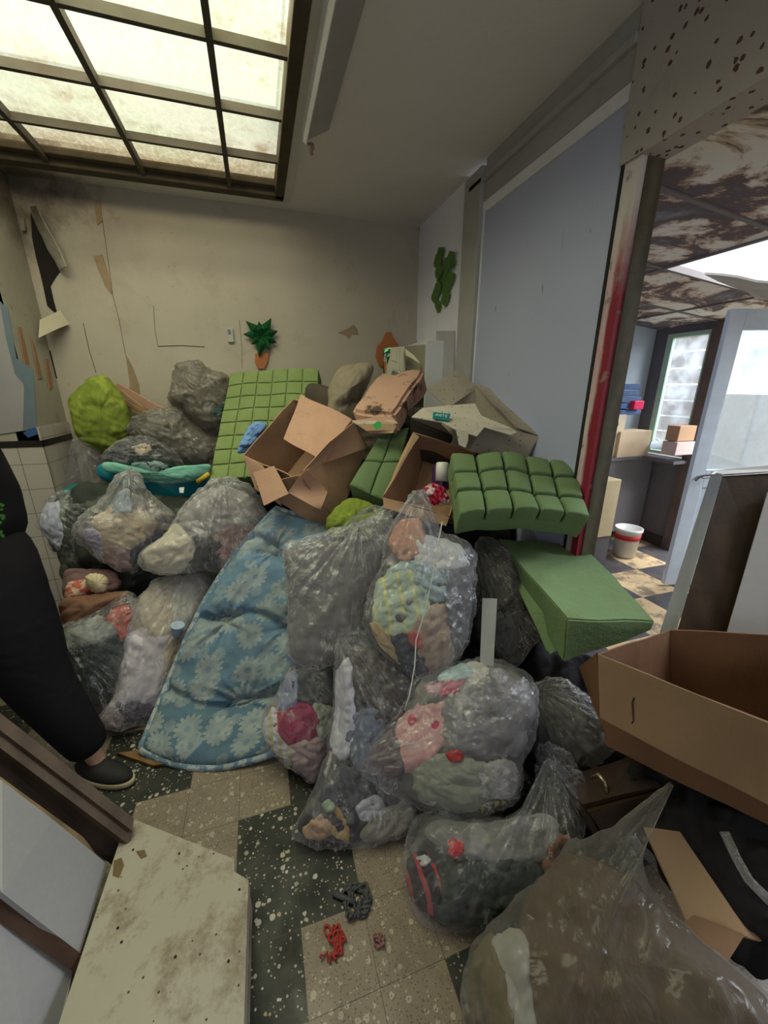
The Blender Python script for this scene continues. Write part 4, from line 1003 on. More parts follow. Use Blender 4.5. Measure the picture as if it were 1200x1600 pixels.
g.filling(cl('dark_mix',(0.05,0.05,0.05),(0.16,0.15,0.14),'blotch',6,0.5),'dark crumpled rags filling the bag above the turquoise tub',202,0.7,1.0)
for k,(ol,m,lb1) in enumerate([([(200,700),(240,695),(270,715),(278,735),(240,735),(205,720)],DK,'black rag inside the clear bag above the tub'),([(212,725),(250,722),(262,735),(240,748),(215,742)],cl('pale_mint_cloth',(0.27,0.40,0.34)),'mint green rag at the bottom of the bag above the tub'),([(208,700),(228,694),(236,704),(220,712)],cl('tan_rag',(0.46,0.36,0.26)),'tan rag at the top of the bag above the tub'),([(172,700),(198,692),(200,725),(175,722)],DK2,'dark grey rag left in the bag above the tub')]):
    g.inside('rag',m,ol,k+3,hi=0.8+0.03*k,label=lb1,cat='rag')
clearbag('','thin empty clear bag crumpled against the tiled wall',[(112,690),(135,672),(155,695),(160,730),(150,768),(125,775),(102,760),(108,720)],0.10,FILM,9,D=2.75)
# turquoise tub with mint cushion
tb=node_empty('turquoise_tub',P(240,775,2.55),'turquoise plastic baby seat with mint padding and a yellow edge','baby seat')
TURQ=plain('turquoise_plastic',(0.005,0.20,0.27),0.35,0.5,0.1); MINT=cl('mint_towelling',(0.20,0.46,0.39)); 
Blob([(153,728),(175,722),(215,735),(262,752),(300,750),(326,742),(328,756),(308,775),(276,784),(242,783),(215,768),(180,758),(155,745)],0.10,D=2.58).mesh('shell',TURQ,tb,wr=0.002,seed=1)
Blob([(161,723),(185,724),(225,738),(255,745),(270,730),(300,727),(328,726),(325,742),(300,752),(270,756),(235,752),(200,742),(165,736)],0.05,D=2.48).mesh('padding',MINT,tb,wr=0.008,fs=16,seed=2)
MB().tube([P(309,753,2.46),P(318,747,2.45),P(327,740,2.45)],0.016,8).build('yellow_edge',plain('yellow_plastic',(0.55,0.36,0.04),0.4),tb,True)
MB().sheet([P(280,762,2.44),P(288,761,2.44),P(287,770,2.44),P(281,770,2.44)],0.003).build('care_tag',WHITE,tb)
clothes([(98,765),(125,755),(160,762),(165,775),(130,785),(100,780)],0.05,'teal cloth peeping out above the far left bag',mat=cl('teal_cloth',(0.02,0.17,0.16)),D=2.6,wr=0.01)

# ---------------------------------------------------------------- clear bags on the left
g=clearbag('','crumpled clear bag at the far left beside the black clothed person',[(75,782),(100,768),(140,775),(165,800),(160,850),(170,890),(130,900),(100,880),(68,840),(60,810)],0.13,FILM,11,knot=(75,782),D=2.35)
g.filling(cl('dark_mix'),'crumpled grey green clothes filling the far left bag',203,0.7,1.0)
for k,(ol,m,lb1) in enumerate([([(66,800),(92,790),(100,830),(112,850),(95,858),(70,830)],cl('lilac_white_cloth',(0.52,0.54,0.66)),'pale lilac white cloth at the far left edge of the heap'),([(96,790),(140,790),(150,850),(145,888),(112,880),(100,830)],cl('dark_green_cloth',(0.10,0.125,0.10),(0.19,0.22,0.18),'blotch',5,0.5),'dark green cloth in the far left bag')]):
    g.inside('cloth',m,ol,k+13,label=lb1,cat='cloth')
g=clearbag('','clear bag with a pointed top holding beige and pink clothes',[(200,732),(216,742),(240,775),(274,802),(268,835),(238,872),(205,894),(172,885),(142,862),(116,838),(118,812),(150,785),(178,752)],0.16,FILML,13,knot=(202,735),kf=0.03,D=2.2)
g.filling(cl('pale_mix',(0.34,0.30,0.28),(0.22,0.21,0.23),'blotch',5,0.5),'crumpled pale clothes filling the lower half of the pointed bag',204,0.68,0.55)
for k,(ol,m,lb1) in enumerate([([(155,815),(190,795),(228,808),(236,835),(215,860),(175,855),(155,840)],cl('beige_knit',(0.56,0.45,0.33)),'beige knitted garment in the pointed clear bag'),([(160,850),(200,855),(208,880),(185,888),(160,872)],cl('dusty_pink_cloth',(0.42,0.28,0.29)),'dusty pink cloth at the bottom of the pointed bag'),([(135,830),(158,835),(160,868),(140,858)],cl('lilac_cloth',(0.45,0.43,0.58)),'lilac cloth low in the left of the pointed bag'),([(205,860),(240,835),(262,835),(236,868),(210,886)],cl('navy_cloth',(0.035,0.04,0.09)),'navy cloth low in the right of the pointed bag'),([(178,800),(190,770),(202,772),(204,800)],cl('pale_blue_cloth',(0.40,0.47,0.55)),'pale blue cloth high in the pointed bag')]):
    g.inside('cloth',m,ol,k+21,hi=0.78+0.02*k,label=lb1,cat='cloth')
g=clearbag('','wide clear bag with a cream fluffy toy and dark clothes beside the blue cushion',[(345,747),(380,752),(408,782),(420,812),(398,862),(366,905),(335,893),(285,897),(235,896),(218,868),(258,832),(285,792),(315,762)],0.16,FILML,17,knot=(345,750),kf=0.03,D=2.15)
g.filling(cl('rose_grey_mix',(0.20,0.18,0.18),(0.30,0.26,0.25),'blotch',5,0.5),'crumpled grey rose clothes filling the wide clear bag',205,0.66,0.8)
for k,(ol,m,lb1) in enumerate([([(225,850),(245,832),(280,828),(300,850),(302,878),(270,892),(236,888)],cl('cream_fluff',(0.60,0.54,0.43)),'cream fluffy toy at the bottom of the wide clear bag'),([(298,870),(340,845),(352,880),(335,890),(300,890)],DK,'black cloth beside the fluffy toy in the wide bag'),([(338,830),(372,815),(396,835),(378,880),(362,898),(342,880)],cl('rose_brown_cloth',(0.30,0.17,0.16)),'rose brown cloth low in the wide bag by the blue cushion'),([(300,790),(345,765),(385,780),(392,810),(350,830),(300,835)],cl('greyish_cloth',(0.27,0.25,0.25),(0.36,0.34,0.33),'blotch',5,0.5),'grey cloth in the top of the wide clear bag')]):
    g.inside('cloth',m,ol,k+31,hi=0.76+0.02*k,label=lb1,cat='cloth')
clothes([(105,893),(140,888),(175,892),(190,915),(170,935),(110,938),(96,920)],0.06,'mauve cloth behind the coral and cream knits',mat=cl('mauve_cloth',(0.20,0.12,0.13)),D=2.12,seed=11)
clothes([(104,912),(130,905),(150,905),(148,925),(120,936),(104,935)],0.045,'coral red speckled knit beside the black clothed person',mat=cl('coral_knit',(0.48,0.13,0.10),(0.58,0.42,0.33),'blotch',30,0.5),D=2.04,seed=12,wr=0.01)
clothes([(135,900),(155,897),(168,905),(166,922),(150,926),(136,918)],0.045,'cream knit next to the coral knit',mat=cl('cream_knit',(0.60,0.50,0.33)),D=2.02,seed=13,wr=0.01)
clothes([(96,940),(140,930),(190,925),(205,935),(180,955),(130,975),(98,985)],0.07,'brown cloth just under the coral knit',mat=cl('brown_cloth',(0.21,0.11,0.075)),D=2.02,seed=14)
g=clearbag('','clear bag of dark clothes and red toys beside the standing leg',[(92,985),(125,965),(165,945),(200,925),(222,945),(226,985),(205,1040),(190,1090),(160,1118),(120,1095),(96,1040)],0.15,FILM,19,knot=(92,985),kf=0.02,D=1.98)
g.filling(cl('dark_mix'),'crumpled dark clothes filling the bag beside the leg',206,0.7,1.0)
for k,(ol,m,lb1) in enumerate([([(125,1020),(190,1000),(195,1040),(175,1085),(140,1090),(118,1060)],cl('black_green_cloth',(0.02,0.03,0.025)),'black green cloth low in the bag beside the leg'),([(100,990),(150,965),(185,965),(180,995),(130,1010),(105,1020)],cl('pale_grey_green',(0.30,0.31,0.28),(0.15,0.16,0.14),'blotch',5,0.5),'pale grey green cloth in the bag beside the leg'),([(165,965),(195,950),(215,960),(205,985),(190,1000),(180,985)],cl('red_plush',(0.42,0.10,0.07),(0.10,0.07,0.06),'blotch',8,0.55),'red plush toy at the right of the bag beside the leg'),([(102,1055),(125,1055),(122,1078),(108,1072)],cl('soft_white',(0.42,0.41,0.36)),'small white sock low in the bag beside the leg'),([(200,935),(216,948),(214,975),(205,955)],cl('grey_lining',(0.22,0.2,0.19)),'grey lining at the top of the bag beside the leg')]):
    g.inside('cloth',m,ol,k+41,hi=0.80+0.015*k,label=lb1,cat='cloth')
g=clearbag('','tall clear bag of white and lilac clothes leaning against the blue cushion',[(246,905),(295,888),(330,890),(333,925),(318,965),(300,1010),(285,1060),(268,1105),(245,1128),(215,1130),(185,1143),(148,1130),(172,1098),(186,1040),(196,985),(215,935)],0.12,FILML,23,knot=(290,890),kf=0.025,at=(190,1143,0.02),c=(245,1010))
g.filling(cl('beige_mix',(0.40,0.35,0.29),(0.50,0.47,0.44),'blotch',7,0.5),'crumpled beige clothes filling the tall left bag',207,0.7,1.0)
for k,(ol,m,lb1) in enumerate([([(202,1000),(235,985),(262,1000),(258,1050),(238,1096),(190,1092),(194,1040)],cl('white_lilac_quilt',(0.58,0.54,0.60),(0.44,0.38,0.45),'blotch',9,0.56),'white and lilac quilted garment low in the tall left bag'),([(232,925),(262,920),(268,965),(255,1000),(228,985),(222,950)],cl('beige_linen',(0.50,0.42,0.32)),'beige linen garment high in the tall left bag'),([(262,1005),(292,985),(288,1040),(272,1080),(258,1060)],cl('speckled_beige',(0.46,0.37,0.26),(0.30,0.22,0.16),'blotch',25,0.55),'speckled beige garment in the tall left bag by the cushion edge'),([(188,1098),(238,1098),(236,1122),(206,1126),(192,1112)],cl('dark_purple_cloth',(0.07,0.05,0.10),(0.14,0.12,0.20),'dots',60,0.2),'dark purple dotted cloth at the bottom of the tall left bag'),([(158,1118),(182,1098),(190,1128),(172,1136)],cl('pink_white_cloth',(0.52,0.43,0.48)),'pink white cloth in the lower left tip of the tall left bag'),([(275,925),(300,905),(318,915),(310,960),(285,985),(272,960)],cl('white_cotton',(0.58,0.56,0.52)),'white cotton cloth in the top of the tall left bag')]):
    g.inside('cloth',m,ol,k+51,hi=0.80+0.012*k,label=lb1,cat='cloth')
q,_=g.h(Vector(g.uv(g.hit(275,985))))
cp=g.hit(275,992)+g.N*q*0.86
MB_=MB().lathe(cp,(0.25,-0.1,1),[(0.001,0),(0.024,0),(0.032,0.055),(0.036,0.06),(0.030,0.062),(0.001,0.05)],20)
tag(MB_.build('plastic_cup',plain('pale_blue_plastic',(0.35,0.45,0.60),0.35,0.5),None,True),'small pale blue plastic cup inside the tall left bag','cup')

# ---------------------------------------------------------------- clear bags in the middle
g=clearbag('','thin smoky bag stretched over a flat grey board beside the cushion',[(443,858),(480,842),(560,815),(604,800),(622,830),(605,900),(582,960),(566,1005),(545,1030),(520,1040),(478,1042),(452,1028),(450,985),(448,920)],0.10,FILML,29,knot=(560,812),kf=0.025,D=1.86,expn=3)
g.inside('grey_board',plain('grey_cardboard',(0.14,0.132,0.137),0.8,0.2,0.12,6),[(450,870),(460,866),(596,850),(600,870),(578,950),(560,1000),(520,1032),(468,1034),(458,1020),(452,930)],60,hi=0.55,wr=0.002,label='flat grey board inside the smoky bag beside the cushion',cat='board')
g=clearbag('','clear bag standing beside the cushion with a magenta ball of yarn',[(452,1030),(490,1030),(525,1040),(530,1090),(524,1150),(505,1205),(490,1226),(458,1205),(425,1178),(408,1150),(414,1112),(438,1075)],0.11,FILM,31,at=(488,1226,0.015),c=(470,1125))
g.filling(cl('yarn_mix',(0.22,0.20,0.17),(0.36,0.33,0.30),'blotch',8,0.5),'crumpled mixed clothes filling the bag with the magenta yarn',208,0.7,1.0)
for k,(ol,m,lb1) in enumerate([([(434,1115),(455,1103),(485,1106),(498,1130),(485,1155),(455,1160),(436,1140)],cl('magenta_yarn',(0.26,0.025,0.075)),'magenta ball of yarn low in the bag beside the cushion'),([(412,1130),(432,1112),(438,1150),(462,1175),(440,1180),(418,1155)],cl('pale_yellow_stripe',(0.46,0.42,0.25),(0.5,0.48,0.50),'stripe',9,0.5),'pale yellow striped cloth at the lower left of the bag with the yarn'),([(462,1050),(515,1050),(520,1090),(490,1100),(462,1085)],DK2,'dark grey cloth above the magenta yarn'),([(490,1105),(520,1110),(515,1150),(498,1150)],cl('sage_cloth',(0.27,0.29,0.21)),'sage green cloth right of the magenta yarn'),([(455,1170),(500,1155),(510,1180),(488,1215),(462,1195)],cl('pinkish_grey_cloth',(0.30,0.21,0.21)),'pinkish grey cloth at the bottom of the bag with the yarn'),([(440,1075),(462,1050),(462,1100),(440,1110)],cl('steel_blue_cloth',(0.22,0.24,0.33)),'steel blue cloth above the yarn next to the cushion')]):
    g.inside('cloth',m,ol,k+61,hi=0.80+0.012*k,label=lb1,cat='cloth')
g=clearbag('','tall clear bag with knotted peak full of baby clothes in the middle of the heap',[(652,766),(668,776),(688,825),(725,842),(744,870),(745,930),(738,985),(722,1025),(696,1052),(660,1063),(625,1048),(592,1012),(566,975),(575,930),(592,890),(604,845),(628,795)],0.15,FILM,37,knot=(652,768),kf=0.035,D=1.74)
g.filling(cl('dim_mix',(0.09,0.085,0.085),(0.20,0.18,0.16),'blotch',7,0.5),'crumpled grey and tan clothes filling the tall middle bag',209,0.72,0.72)
for k,(ol,m,lb1) in enumerate([([(590,930),(610,900),(650,895),(668,930),(662,975),(620,990),(592,970)],cl('mint_yellow_baby_cloth',(0.42,0.50,0.38),(0.58,0.56,0.20),'stripe',6,0.93),'mint baby garment with yellow trim in the tall middle bag'),([(612,895),(640,880),(690,888),(700,925),(668,935),(640,905)],cl('pale_teal_cloth',(0.33,0.42,0.42)),'pale teal cloth folded above the mint baby garment'),([(610,835),(640,815),(660,830),(655,865),(625,872)],cl('orange_pink_cloth',(0.46,0.25,0.18),(0.50,0.07,0.05),'blotch',9,0.62),'orange pink cloth with red spots just below the knotted peak'),([(655,845),(705,850),(725,880),(690,890),(655,880)],cl('off_white_fluff',(0.52,0.52,0.49)),'off white fluffy cloth in the upper right of the tall middle bag'),([(655,960),(690,945),(700,985),(700,1030),(670,1040),(652,1000)],cl('tan_brown_cloth',(0.38,0.28,0.20)),'tan cloth low in the tall middle bag'),([(610,1000),(630,985),(655,1010),(668,1045),(650,1052),(622,1035)],cl('dark_denim',(0.06,0.065,0.08)),'dark denim cloth at the bottom of the tall middle bag'),([(698,905),(730,900),(732,960),(720,1010),(702,985)],cl('grey_knit',(0.17,0.165,0.165)),'grey knitted cloth at the right side of the tall middle bag'),([(582,975),(606,985),(622,1030),(598,1010)],cl('mustard_cloth',(0.45,0.34,0.18)),'mustard cloth at the lower left of the tall middle bag'),([(640,985),(656,985),(660,1008),(644,1005)],cl('coral_red_cloth',(0.46,0.13,0.12)),'small coral red cloth in the middle of the tall bag')]):
    g.inside('cloth',m,ol,k+71,hi=0.78+0.012*k,label=lb1,cat='cloth')
MB_=MB().tube([P(691,815,1.52),P(684,850,1.52),P(676,900,1.50),P(664,955,1.49),P(650,1000,1.47),P(648,1040,1.45),P(640,1085,1.42),P(632,1110,1.40)],0.0022,6)
tag(MB_.build('white_string',plain('white_string_fibre',(0.5,0.48,0.46),0.8),None,True),'thin white string hanging down the tall middle bag','string')
g=clearbag('','long clear bag of dark clothes standing on the dark floor tiles',[(526,992),(560,984),(600,998),(640,1035),(655,1090),(630,1140),(600,1185),(618,1225),(655,1258),(648,1298),(600,1318),(530,1326),(458,1310),(482,1250),(508,1180),(520,1110),(522,1050)],0.115,FILM,41,knot=(530,992),kf=0.02,at=(530,1326,0.012),c=(570,1160))
g.filling(cl('charcoal_mix',(0.035,0.035,0.04),(0.10,0.09,0.09),'blotch',7,0.52),'crumpled charcoal clothes filling the long standing bag',210,0.7,1.0)
for k,(ol,m,lb1) in enumerate([([(555,1030),(600,1020),(640,1050),(645,1090),(610,1130),(575,1110),(555,1070)],cl('dark_brown_cloth',(0.05,0.037,0.033)),'dark brown cloth high in the long standing bag'),([(548,1130),(590,1110),(600,1135),(575,1190),(548,1180)],cl('slate_blue_cloth',(0.10,0.115,0.155)),'slate blue cloth in the middle of the long standing bag'),([(480,1290),(505,1272),(520,1290),(505,1308),(480,1305)],cl('peach_cloth',(0.50,0.32,0.19)),'peach coloured cloth in the lower left tip of the long standing bag'),([(518,1268),(532,1260),(545,1290),(540,1310),(522,1300)],cl('ochre_cloth',(0.38,0.27,0.12)),'ochre cloth near the bottom of the long standing bag'),([(560,1255),(585,1240),(600,1262),(580,1280),(562,1272)],cl('white_lace',(0.42,0.42,0.44)),'white rag low in the long standing bag'),([(590,1270),(640,1250),(648,1285),(600,1308),(570,1302)],cl('olive_grey_cloth',(0.27,0.25,0.19)),'olive grey cloth at the lower right of the long standing bag'),([(525,1060),(548,1050),(552,1150),(530,1180),(518,1150)],cl('lavender_white',(0.42,0.41,0.46)),'lavender white cloth down the left side of the long standing bag'),([(500,1200),(550,1200),(585,1215),(575,1250),(530,1255),(498,1240)],DK2,'charcoal cloth across the lower part of the long standing bag'),([(505,1255),(515,1245),(525,1258),(512,1266)],cl('pale_green_bit',(0.3,0.38,0.26)),'pale green rag near the bottom left of the long standing bag')]):
    g.inside('cloth',m,ol,k+81,hi=0.80+0.01*k,label=lb1,cat='cloth')
g=clearbag('','large clear bag with pink floral garment and grey clothes in front of the foam',[(700,1042),(740,1030),(795,1036),(830,1060),(842,1110),(832,1160),(818,1205),(812,1242),(770,1270),(720,1277),(660,1264),(600,1232),(555,1198),(592,1150),(630,1098),(655,1060)],0.17,FILM,43,knot=(555,1198),kf=0.025,D=1.50)
g.filling(cl('stone_mix',(0.12,0.115,0.105),(0.20,0.185,0.165),'blotch',6,0.5),'crumpled stone grey clothes filling the large front bag',211,0.7,1.0)
for k,(ol,m,lb1) in enumerate([([(625,1140),(650,1105),(685,1090),(695,1130),(688,1170),(660,1200),(630,1190)],cl('pink_floral_cloth',(0.52,0.29,0.27),(0.40,0.04,0.09),'dots',11,0.22),'pink garment with red flowers in the large front bag'),([(690,1090),(740,1060),(800,1060),(826,1100),(810,1160),(760,1180),(700,1160)],cl('light_grey_felt',(0.17,0.16,0.155),(0.26,0.245,0.235),'blotch',4,0.5),'large grey soft garment in the large front bag'),([(650,1200),(700,1180),(760,1200),(765,1235),(720,1262),(670,1248)],cl('sage_grey_cloth',(0.26,0.27,0.20)),'sage grey cloth at the bottom of the large front bag'),([(745,1200),(790,1190),(806,1215),(800,1238),(770,1242),(752,1225)],cl('white_grey_towel',(0.40,0.38,0.36)),'white grey towel at the lower right of the large front bag'),([(690,1055),(720,1040),(735,1058),(700,1070),(688,1066)],cl('aqua_cloth',(0.38,0.52,0.50)),'aqua cloth at the top of the large front bag'),([(724,1042),(755,1040),(762,1070),(735,1072)],cl('cream_white_cloth',(0.54,0.51,0.42)),'cream cloth at the top of the large front bag beside the aqua cloth'),([(668,1078),(700,1066),(722,1066),(712,1085),(685,1092)],cl('raspberry_cloth',(0.40,0.08,0.13),(0.50,0.32,0.34),'blotch',12,0.5),'raspberry pink cloth above the pink floral garment'),([(590,1160),(620,1150),(630,1200),(600,1215),(575,1195)],cl('dark_mauve_cloth',(0.12,0.09,0.095)),'dark mauve cloth in the left tip of the large front bag'),([(753,1256),(790,1250),(788,1266),(760,1270)],cl('yellow_black_print',(0.33,0.27,0.05),(0.03,0.03,0.03),'stripe',12,0.4),'black and yellow cloth at the very bottom of the large front bag'),([(700,1176),(718,1172),(722,1186),(706,1188)],cl('red_cloth',(0.38,0.03,0.03)),'small red cloth in the middle of the large front bag')]):
    g.inside('cloth',m,ol,k+91,hi=0.78+0.01*k,label=lb1,cat='cloth')
g=clearbag('','round clear bag of grey clothes with red spots on the light tiles',[(640,1295),(672,1268),(740,1275),(800,1272),(838,1240),(850,1190),(875,1198),(900,1240),(914,1295),(896,1340),(885,1392),(825,1432),(755,1456),(685,1452),(648,1424),(632,1372)],0.15,FILM,47,knot=(855,1195),kf=0.02,at=(720,1456,0.015),c=(770,1360))
g.filling(cl('ash_mix',(0.05,0.05,0.048),(0.16,0.15,0.14),'blotch',6,0.5),'crumpled ash grey clothes filling the round bag',212,0.7,1.0)
for k,(ol,m,lb1) in enumerate([([(690,1290),(760,1290),(850,1280),(880,1320),(820,1350),(740,1340),(695,1330)],cl('smoke_grey_cloth',(0.18,0.175,0.165),(0.26,0.25,0.235),'blotch',5,0.5),'smoke grey cloth across the top of the round bag'),([(740,1350),(820,1350),(860,1380),(820,1420),(740,1440),(690,1420),(700,1370)],cl('dark_green_grey',(0.04,0.048,0.042)),'dark green grey cloth filling the round bag'),([(640,1350),(662,1335),(690,1370),(680,1420),(650,1405),(638,1380)],cl('red_black_stripe',(0.025,0.02,0.025),(0.35,0.05,0.06),'stripe',8,0.8),'black cloth with red stripes at the left of the round bag'),([(704,1318),(715,1312),(726,1320),(724,1336),(710,1340),(703,1330)],cl('bright_red_ball',(0.50,0.03,0.045)),'small bright red ball in the round bag'),([(655,1342),(668,1336),(676,1346),(664,1354)],cl('white_patch',(0.5,0.5,0.5)),'small white label patch in the left of the round bag'),([(848,1330),(880,1310),(890,1340),(870,1380),(850,1370)],cl('rust_cloth',(0.22,0.10,0.055)),'rust coloured cloth at the right of the round bag')]):
    g.inside('cloth',m,ol,k+101,hi=0.80+0.012*k,label=lb1,cat='cloth')
clearbag('','loose empty film bag peak behind the round front bag',[(842,1170),(870,1165),(905,1200),(918,1260),(895,1280),(860,1250),(838,1215)],0.05,FILM,49,D=1.42,knot=(850,1168))
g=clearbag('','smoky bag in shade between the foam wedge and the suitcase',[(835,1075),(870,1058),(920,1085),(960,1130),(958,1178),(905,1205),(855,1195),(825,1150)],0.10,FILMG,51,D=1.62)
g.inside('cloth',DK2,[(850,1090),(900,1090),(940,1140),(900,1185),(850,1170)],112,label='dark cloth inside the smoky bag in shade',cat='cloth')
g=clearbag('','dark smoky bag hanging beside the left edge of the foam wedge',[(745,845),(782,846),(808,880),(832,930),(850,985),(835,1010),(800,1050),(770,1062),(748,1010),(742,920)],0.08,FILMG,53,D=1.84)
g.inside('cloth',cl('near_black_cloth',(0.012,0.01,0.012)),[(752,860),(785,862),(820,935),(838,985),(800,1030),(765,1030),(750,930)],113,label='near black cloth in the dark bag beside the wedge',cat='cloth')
tag(MB().sheet([P(754,935,1.72),P(777,936,1.70),P(771,1045,1.58),P(750,1045,1.6)],0.014,2).build('white_board',plain('grey_white_melamine',(0.30,0.30,0.31),0.5)),'narrow grey white melamine board standing between the middle bag and the wedge','board')
# lime bag in the middle
clothes([(512,812),(535,786),(560,780),(590,795),(612,815),(600,835),(550,845),(515,835)],0.08,'lime green bag under the torn cardboard box',cat='plastic bag',mat=LIME,name='lime_bag',D=2.08,seed=21,wr=0.02,fs=9)
clearbag('','crumpled clear film bunched over the lime bag in the middle',[(535,830),(560,800),(600,790),(640,800),(650,830),(600,850),(550,850)],0.06,FILM,57,D=1.95)

# ---------------------------------------------------------------- suitcase, big box and boards on the right
su=node_empty('brown_suitcase',P(960,1290,1.35),'dark brown glossy leather suitcase half hidden behind the front bags','suitcase')
soft_hexa('suitcase_body',[P(880,1290,1.45),P(940,1320,1.25),P(1060,1300,1.28),P(990,1230,1.6),P(868,1215,1.46),P(905,1265,1.22),P(1045,1225,1.22),P(985,1178,1.55)],plain('dark_brown_leather',(0.045,0.026,0.016),0.3,0.6,0.3,9,0.3),None,None,su,bev=0.02,wr=0.006)
MB().tube([P(925,1215,1.33),P(935,1210,1.3),P(945,1222,1.28),P(948,1238,1.27)],0.006,8).build('clasp',plain('brass_clasp',(0.4,0.32,0.2),0.3,0.5,metal=0.8),su,True)
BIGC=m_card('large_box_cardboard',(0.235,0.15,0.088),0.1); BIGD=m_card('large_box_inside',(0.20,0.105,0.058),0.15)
R=[P(934,1022,1.20),P(1046,984,1.50),P(1360,1000,1.35),P(1290,1165,0.98)]
Bt=[P(948,1165,1.27),P(1050,1110,1.58),P(1340,1150,1.42),P(1290,1330,1.05)]
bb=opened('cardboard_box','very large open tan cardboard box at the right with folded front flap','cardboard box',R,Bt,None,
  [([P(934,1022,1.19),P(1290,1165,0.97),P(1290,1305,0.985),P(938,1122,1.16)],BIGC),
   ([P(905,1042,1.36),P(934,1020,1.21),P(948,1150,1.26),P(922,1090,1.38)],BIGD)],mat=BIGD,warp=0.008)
MB().tube([P(991,1090,1.14),P(988,1097,1.14),P(990,1125,1.135),P(987,1130,1.135)],0.0022,6).build('handle_slot',plain('slot_shadow',(0.03,0.02,0.015),0.9),bb)
sh=node_empty('dark_wood_panel',P(1080,985,1.75),'dark brown wooden furniture side leaning in the lean-to opening','furniture panel')
DW=m_wood('dark_brown_veneer',(0.075,0.048,0.032),0.45,2.2,0.5)
def slab(pts,th):
    q=[P(*p) for p in pts]; q2=[P(p[0],p[1],p[2]+th) for p in pts]; return MB().hexa(q+q2)
slab([(1130,741,1.82),(1330,728,1.74),(1270,1090,1.62),(1042,1040,1.68)],0.03).build('panel_board', DW, sh, bev=0.003)
slab([(1112,737,1.87),(1130,741,1.818),(1040,1042,1.678),(1016,1034,1.71)],0.03).build('edge_strip',plain('grey_edge_banding',(0.34,0.35,0.37),0.4),sh)
slab([(1112,735,1.87),(1330,716,1.76),(1330,731,1.73),(1130,744,1.815)],0.01).build('top_edge',plain('pale_top_edge',(0.50,0.46,0.42),0.5),sh)
MB().tube([P(1086,751,1.80),P(1095,744,1.78),P(1112,742,1.76),P(1118,738,1.78)],0.006,8).build('hinge',plain('grey_hinge_metal',(0.35,0.34,0.33),0.4,metal=0.7),sh,True)
tag(slab([(1199,768,1.74),(1420,740,1.64),(1360,1120,1.56),(1126,1020,1.64)],0.02).build('furniture_panel',plain('white_melamine',(0.42,0.41,0.415),0.5,0.3,0.08,30),bev=0.003),'white melamine panel at the right edge leaning on the brown furniture side','furniture panel')
MB_=MB(); MB_.sheet([P(1008,1292,1.10),P(1060,1300,1.14),P(1168,1460,0.98),P(1100,1500,0.94)],0.006,8,0.012,4)
tag(MB_.build('cardboard_piece',CARDO),'folded tan cardboard piece under the big box at the front right','cardboard')
tag(MB().sheet([P(1060,1300,1.18),P(1090,1330,1.2),P(1190,1470,1.02),P(1165,1465,0.99)],0.006,8,0.012,5).build('cardboard_piece',CARD),'narrow brown cardboard piece along the right of the folded tan one','cardboard')
tag(MB().sheet([P(1070,1425,1.0),P(1165,1460,0.97),P(1120,1530,0.90),P(1060,1500,0.92)],0.006,8,0.012,6).build('cardboard_piece',CARDD),'dark cardboard flap below the folded tan cardboard','cardboard')
tag(MB().tube([P(1132,1300,1.08),P(1150,1340,1.05),P(1170,1375,1.02),P(1205,1410,0.98)],0.012,8).build('film_strand',FILML,None,True),'pale strand of twisted film on the black cloth at the right edge','plastic')
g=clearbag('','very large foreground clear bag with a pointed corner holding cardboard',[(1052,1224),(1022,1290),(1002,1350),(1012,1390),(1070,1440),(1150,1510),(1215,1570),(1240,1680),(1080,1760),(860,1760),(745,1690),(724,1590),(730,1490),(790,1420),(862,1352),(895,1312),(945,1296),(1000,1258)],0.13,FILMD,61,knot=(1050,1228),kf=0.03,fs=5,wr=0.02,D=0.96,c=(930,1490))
for k,(ol,m,lb1) in enumerate([([(842,1400),(900,1350),(1000,1400),(1090,1480),(1170,1560),(1150,1680),(900,1700),(840,1600),(838,1480)],m_card('bagged_brown_cardboard',(0.10,0.065,0.038),0.3),'brown cardboard sheets inside the big foreground bag'),([(775,1480),(800,1458),(826,1470),(832,1530),(838,1600),(815,1640),(795,1580),(785,1520)],cl('grey_white_wool',(0.36,0.355,0.34)),'grey white woollen cloth at the left in the foreground bag'),([(740,1510),(775,1480),(800,1560),(812,1640),(770,1660),(740,1600)],cl('brown_olive_cloth',(0.15,0.115,0.065),(0.07,0.07,0.04),'blotch',8,0.5),'brown olive cloth at the far left in the foreground bag')]):
    g.inside('bag_filling',m,ol,k+121,hi=0.78+0.06*k,label=lb1,cat='cardboard' if k==0 else 'cloth')

# ---------------------------------------------------------------- foreground left boards
def m_board():
    t=NT('stained_cream_laminate'); co=t.co()
    c=t.mix(t.noise(co,3,6),(0.30,0.27,0.21),(0.37,0.34,0.28))
    c=t.mix(t.math('MULTIPLY',t.ramp(t.noise(co,7,9,.75),[(0.50,0.0),(0.64,1.0)]),0.75),c,(0.15,0.10,0.06))
    v=t.vor(co,42); c=t.mix(t.math('MULTIPLY',t.math('LESS_THAN',v,0.13),t.math('GREATER_THAN',t.noise(co,5,3),0.53)),c,(0.05,0.035,0.02))
    t.base(c,0.55,0.3); return t.m
BOARD=m_board()
bd=node_empty('laminate_board_stack',fl(270,1500,0.0),'stack of stained cream laminate boards with screw holes at the bottom left','board')
def bq(z,k=0):
    return [fl(x,y,z) for x,y in ((200+k,1278+k),(366,1344),(367,1364),(389,1377),(377,1760),(40,1760))]
PLY=plain('raw_board_edge',(0.34,0.28,0.2),0.8)
for zz,t_,m,k in ((0.13,0.016,BOARD,0),):
    MB().poly(bq(zz,k),t_).build('top_board',m,bd,bev=0.002)
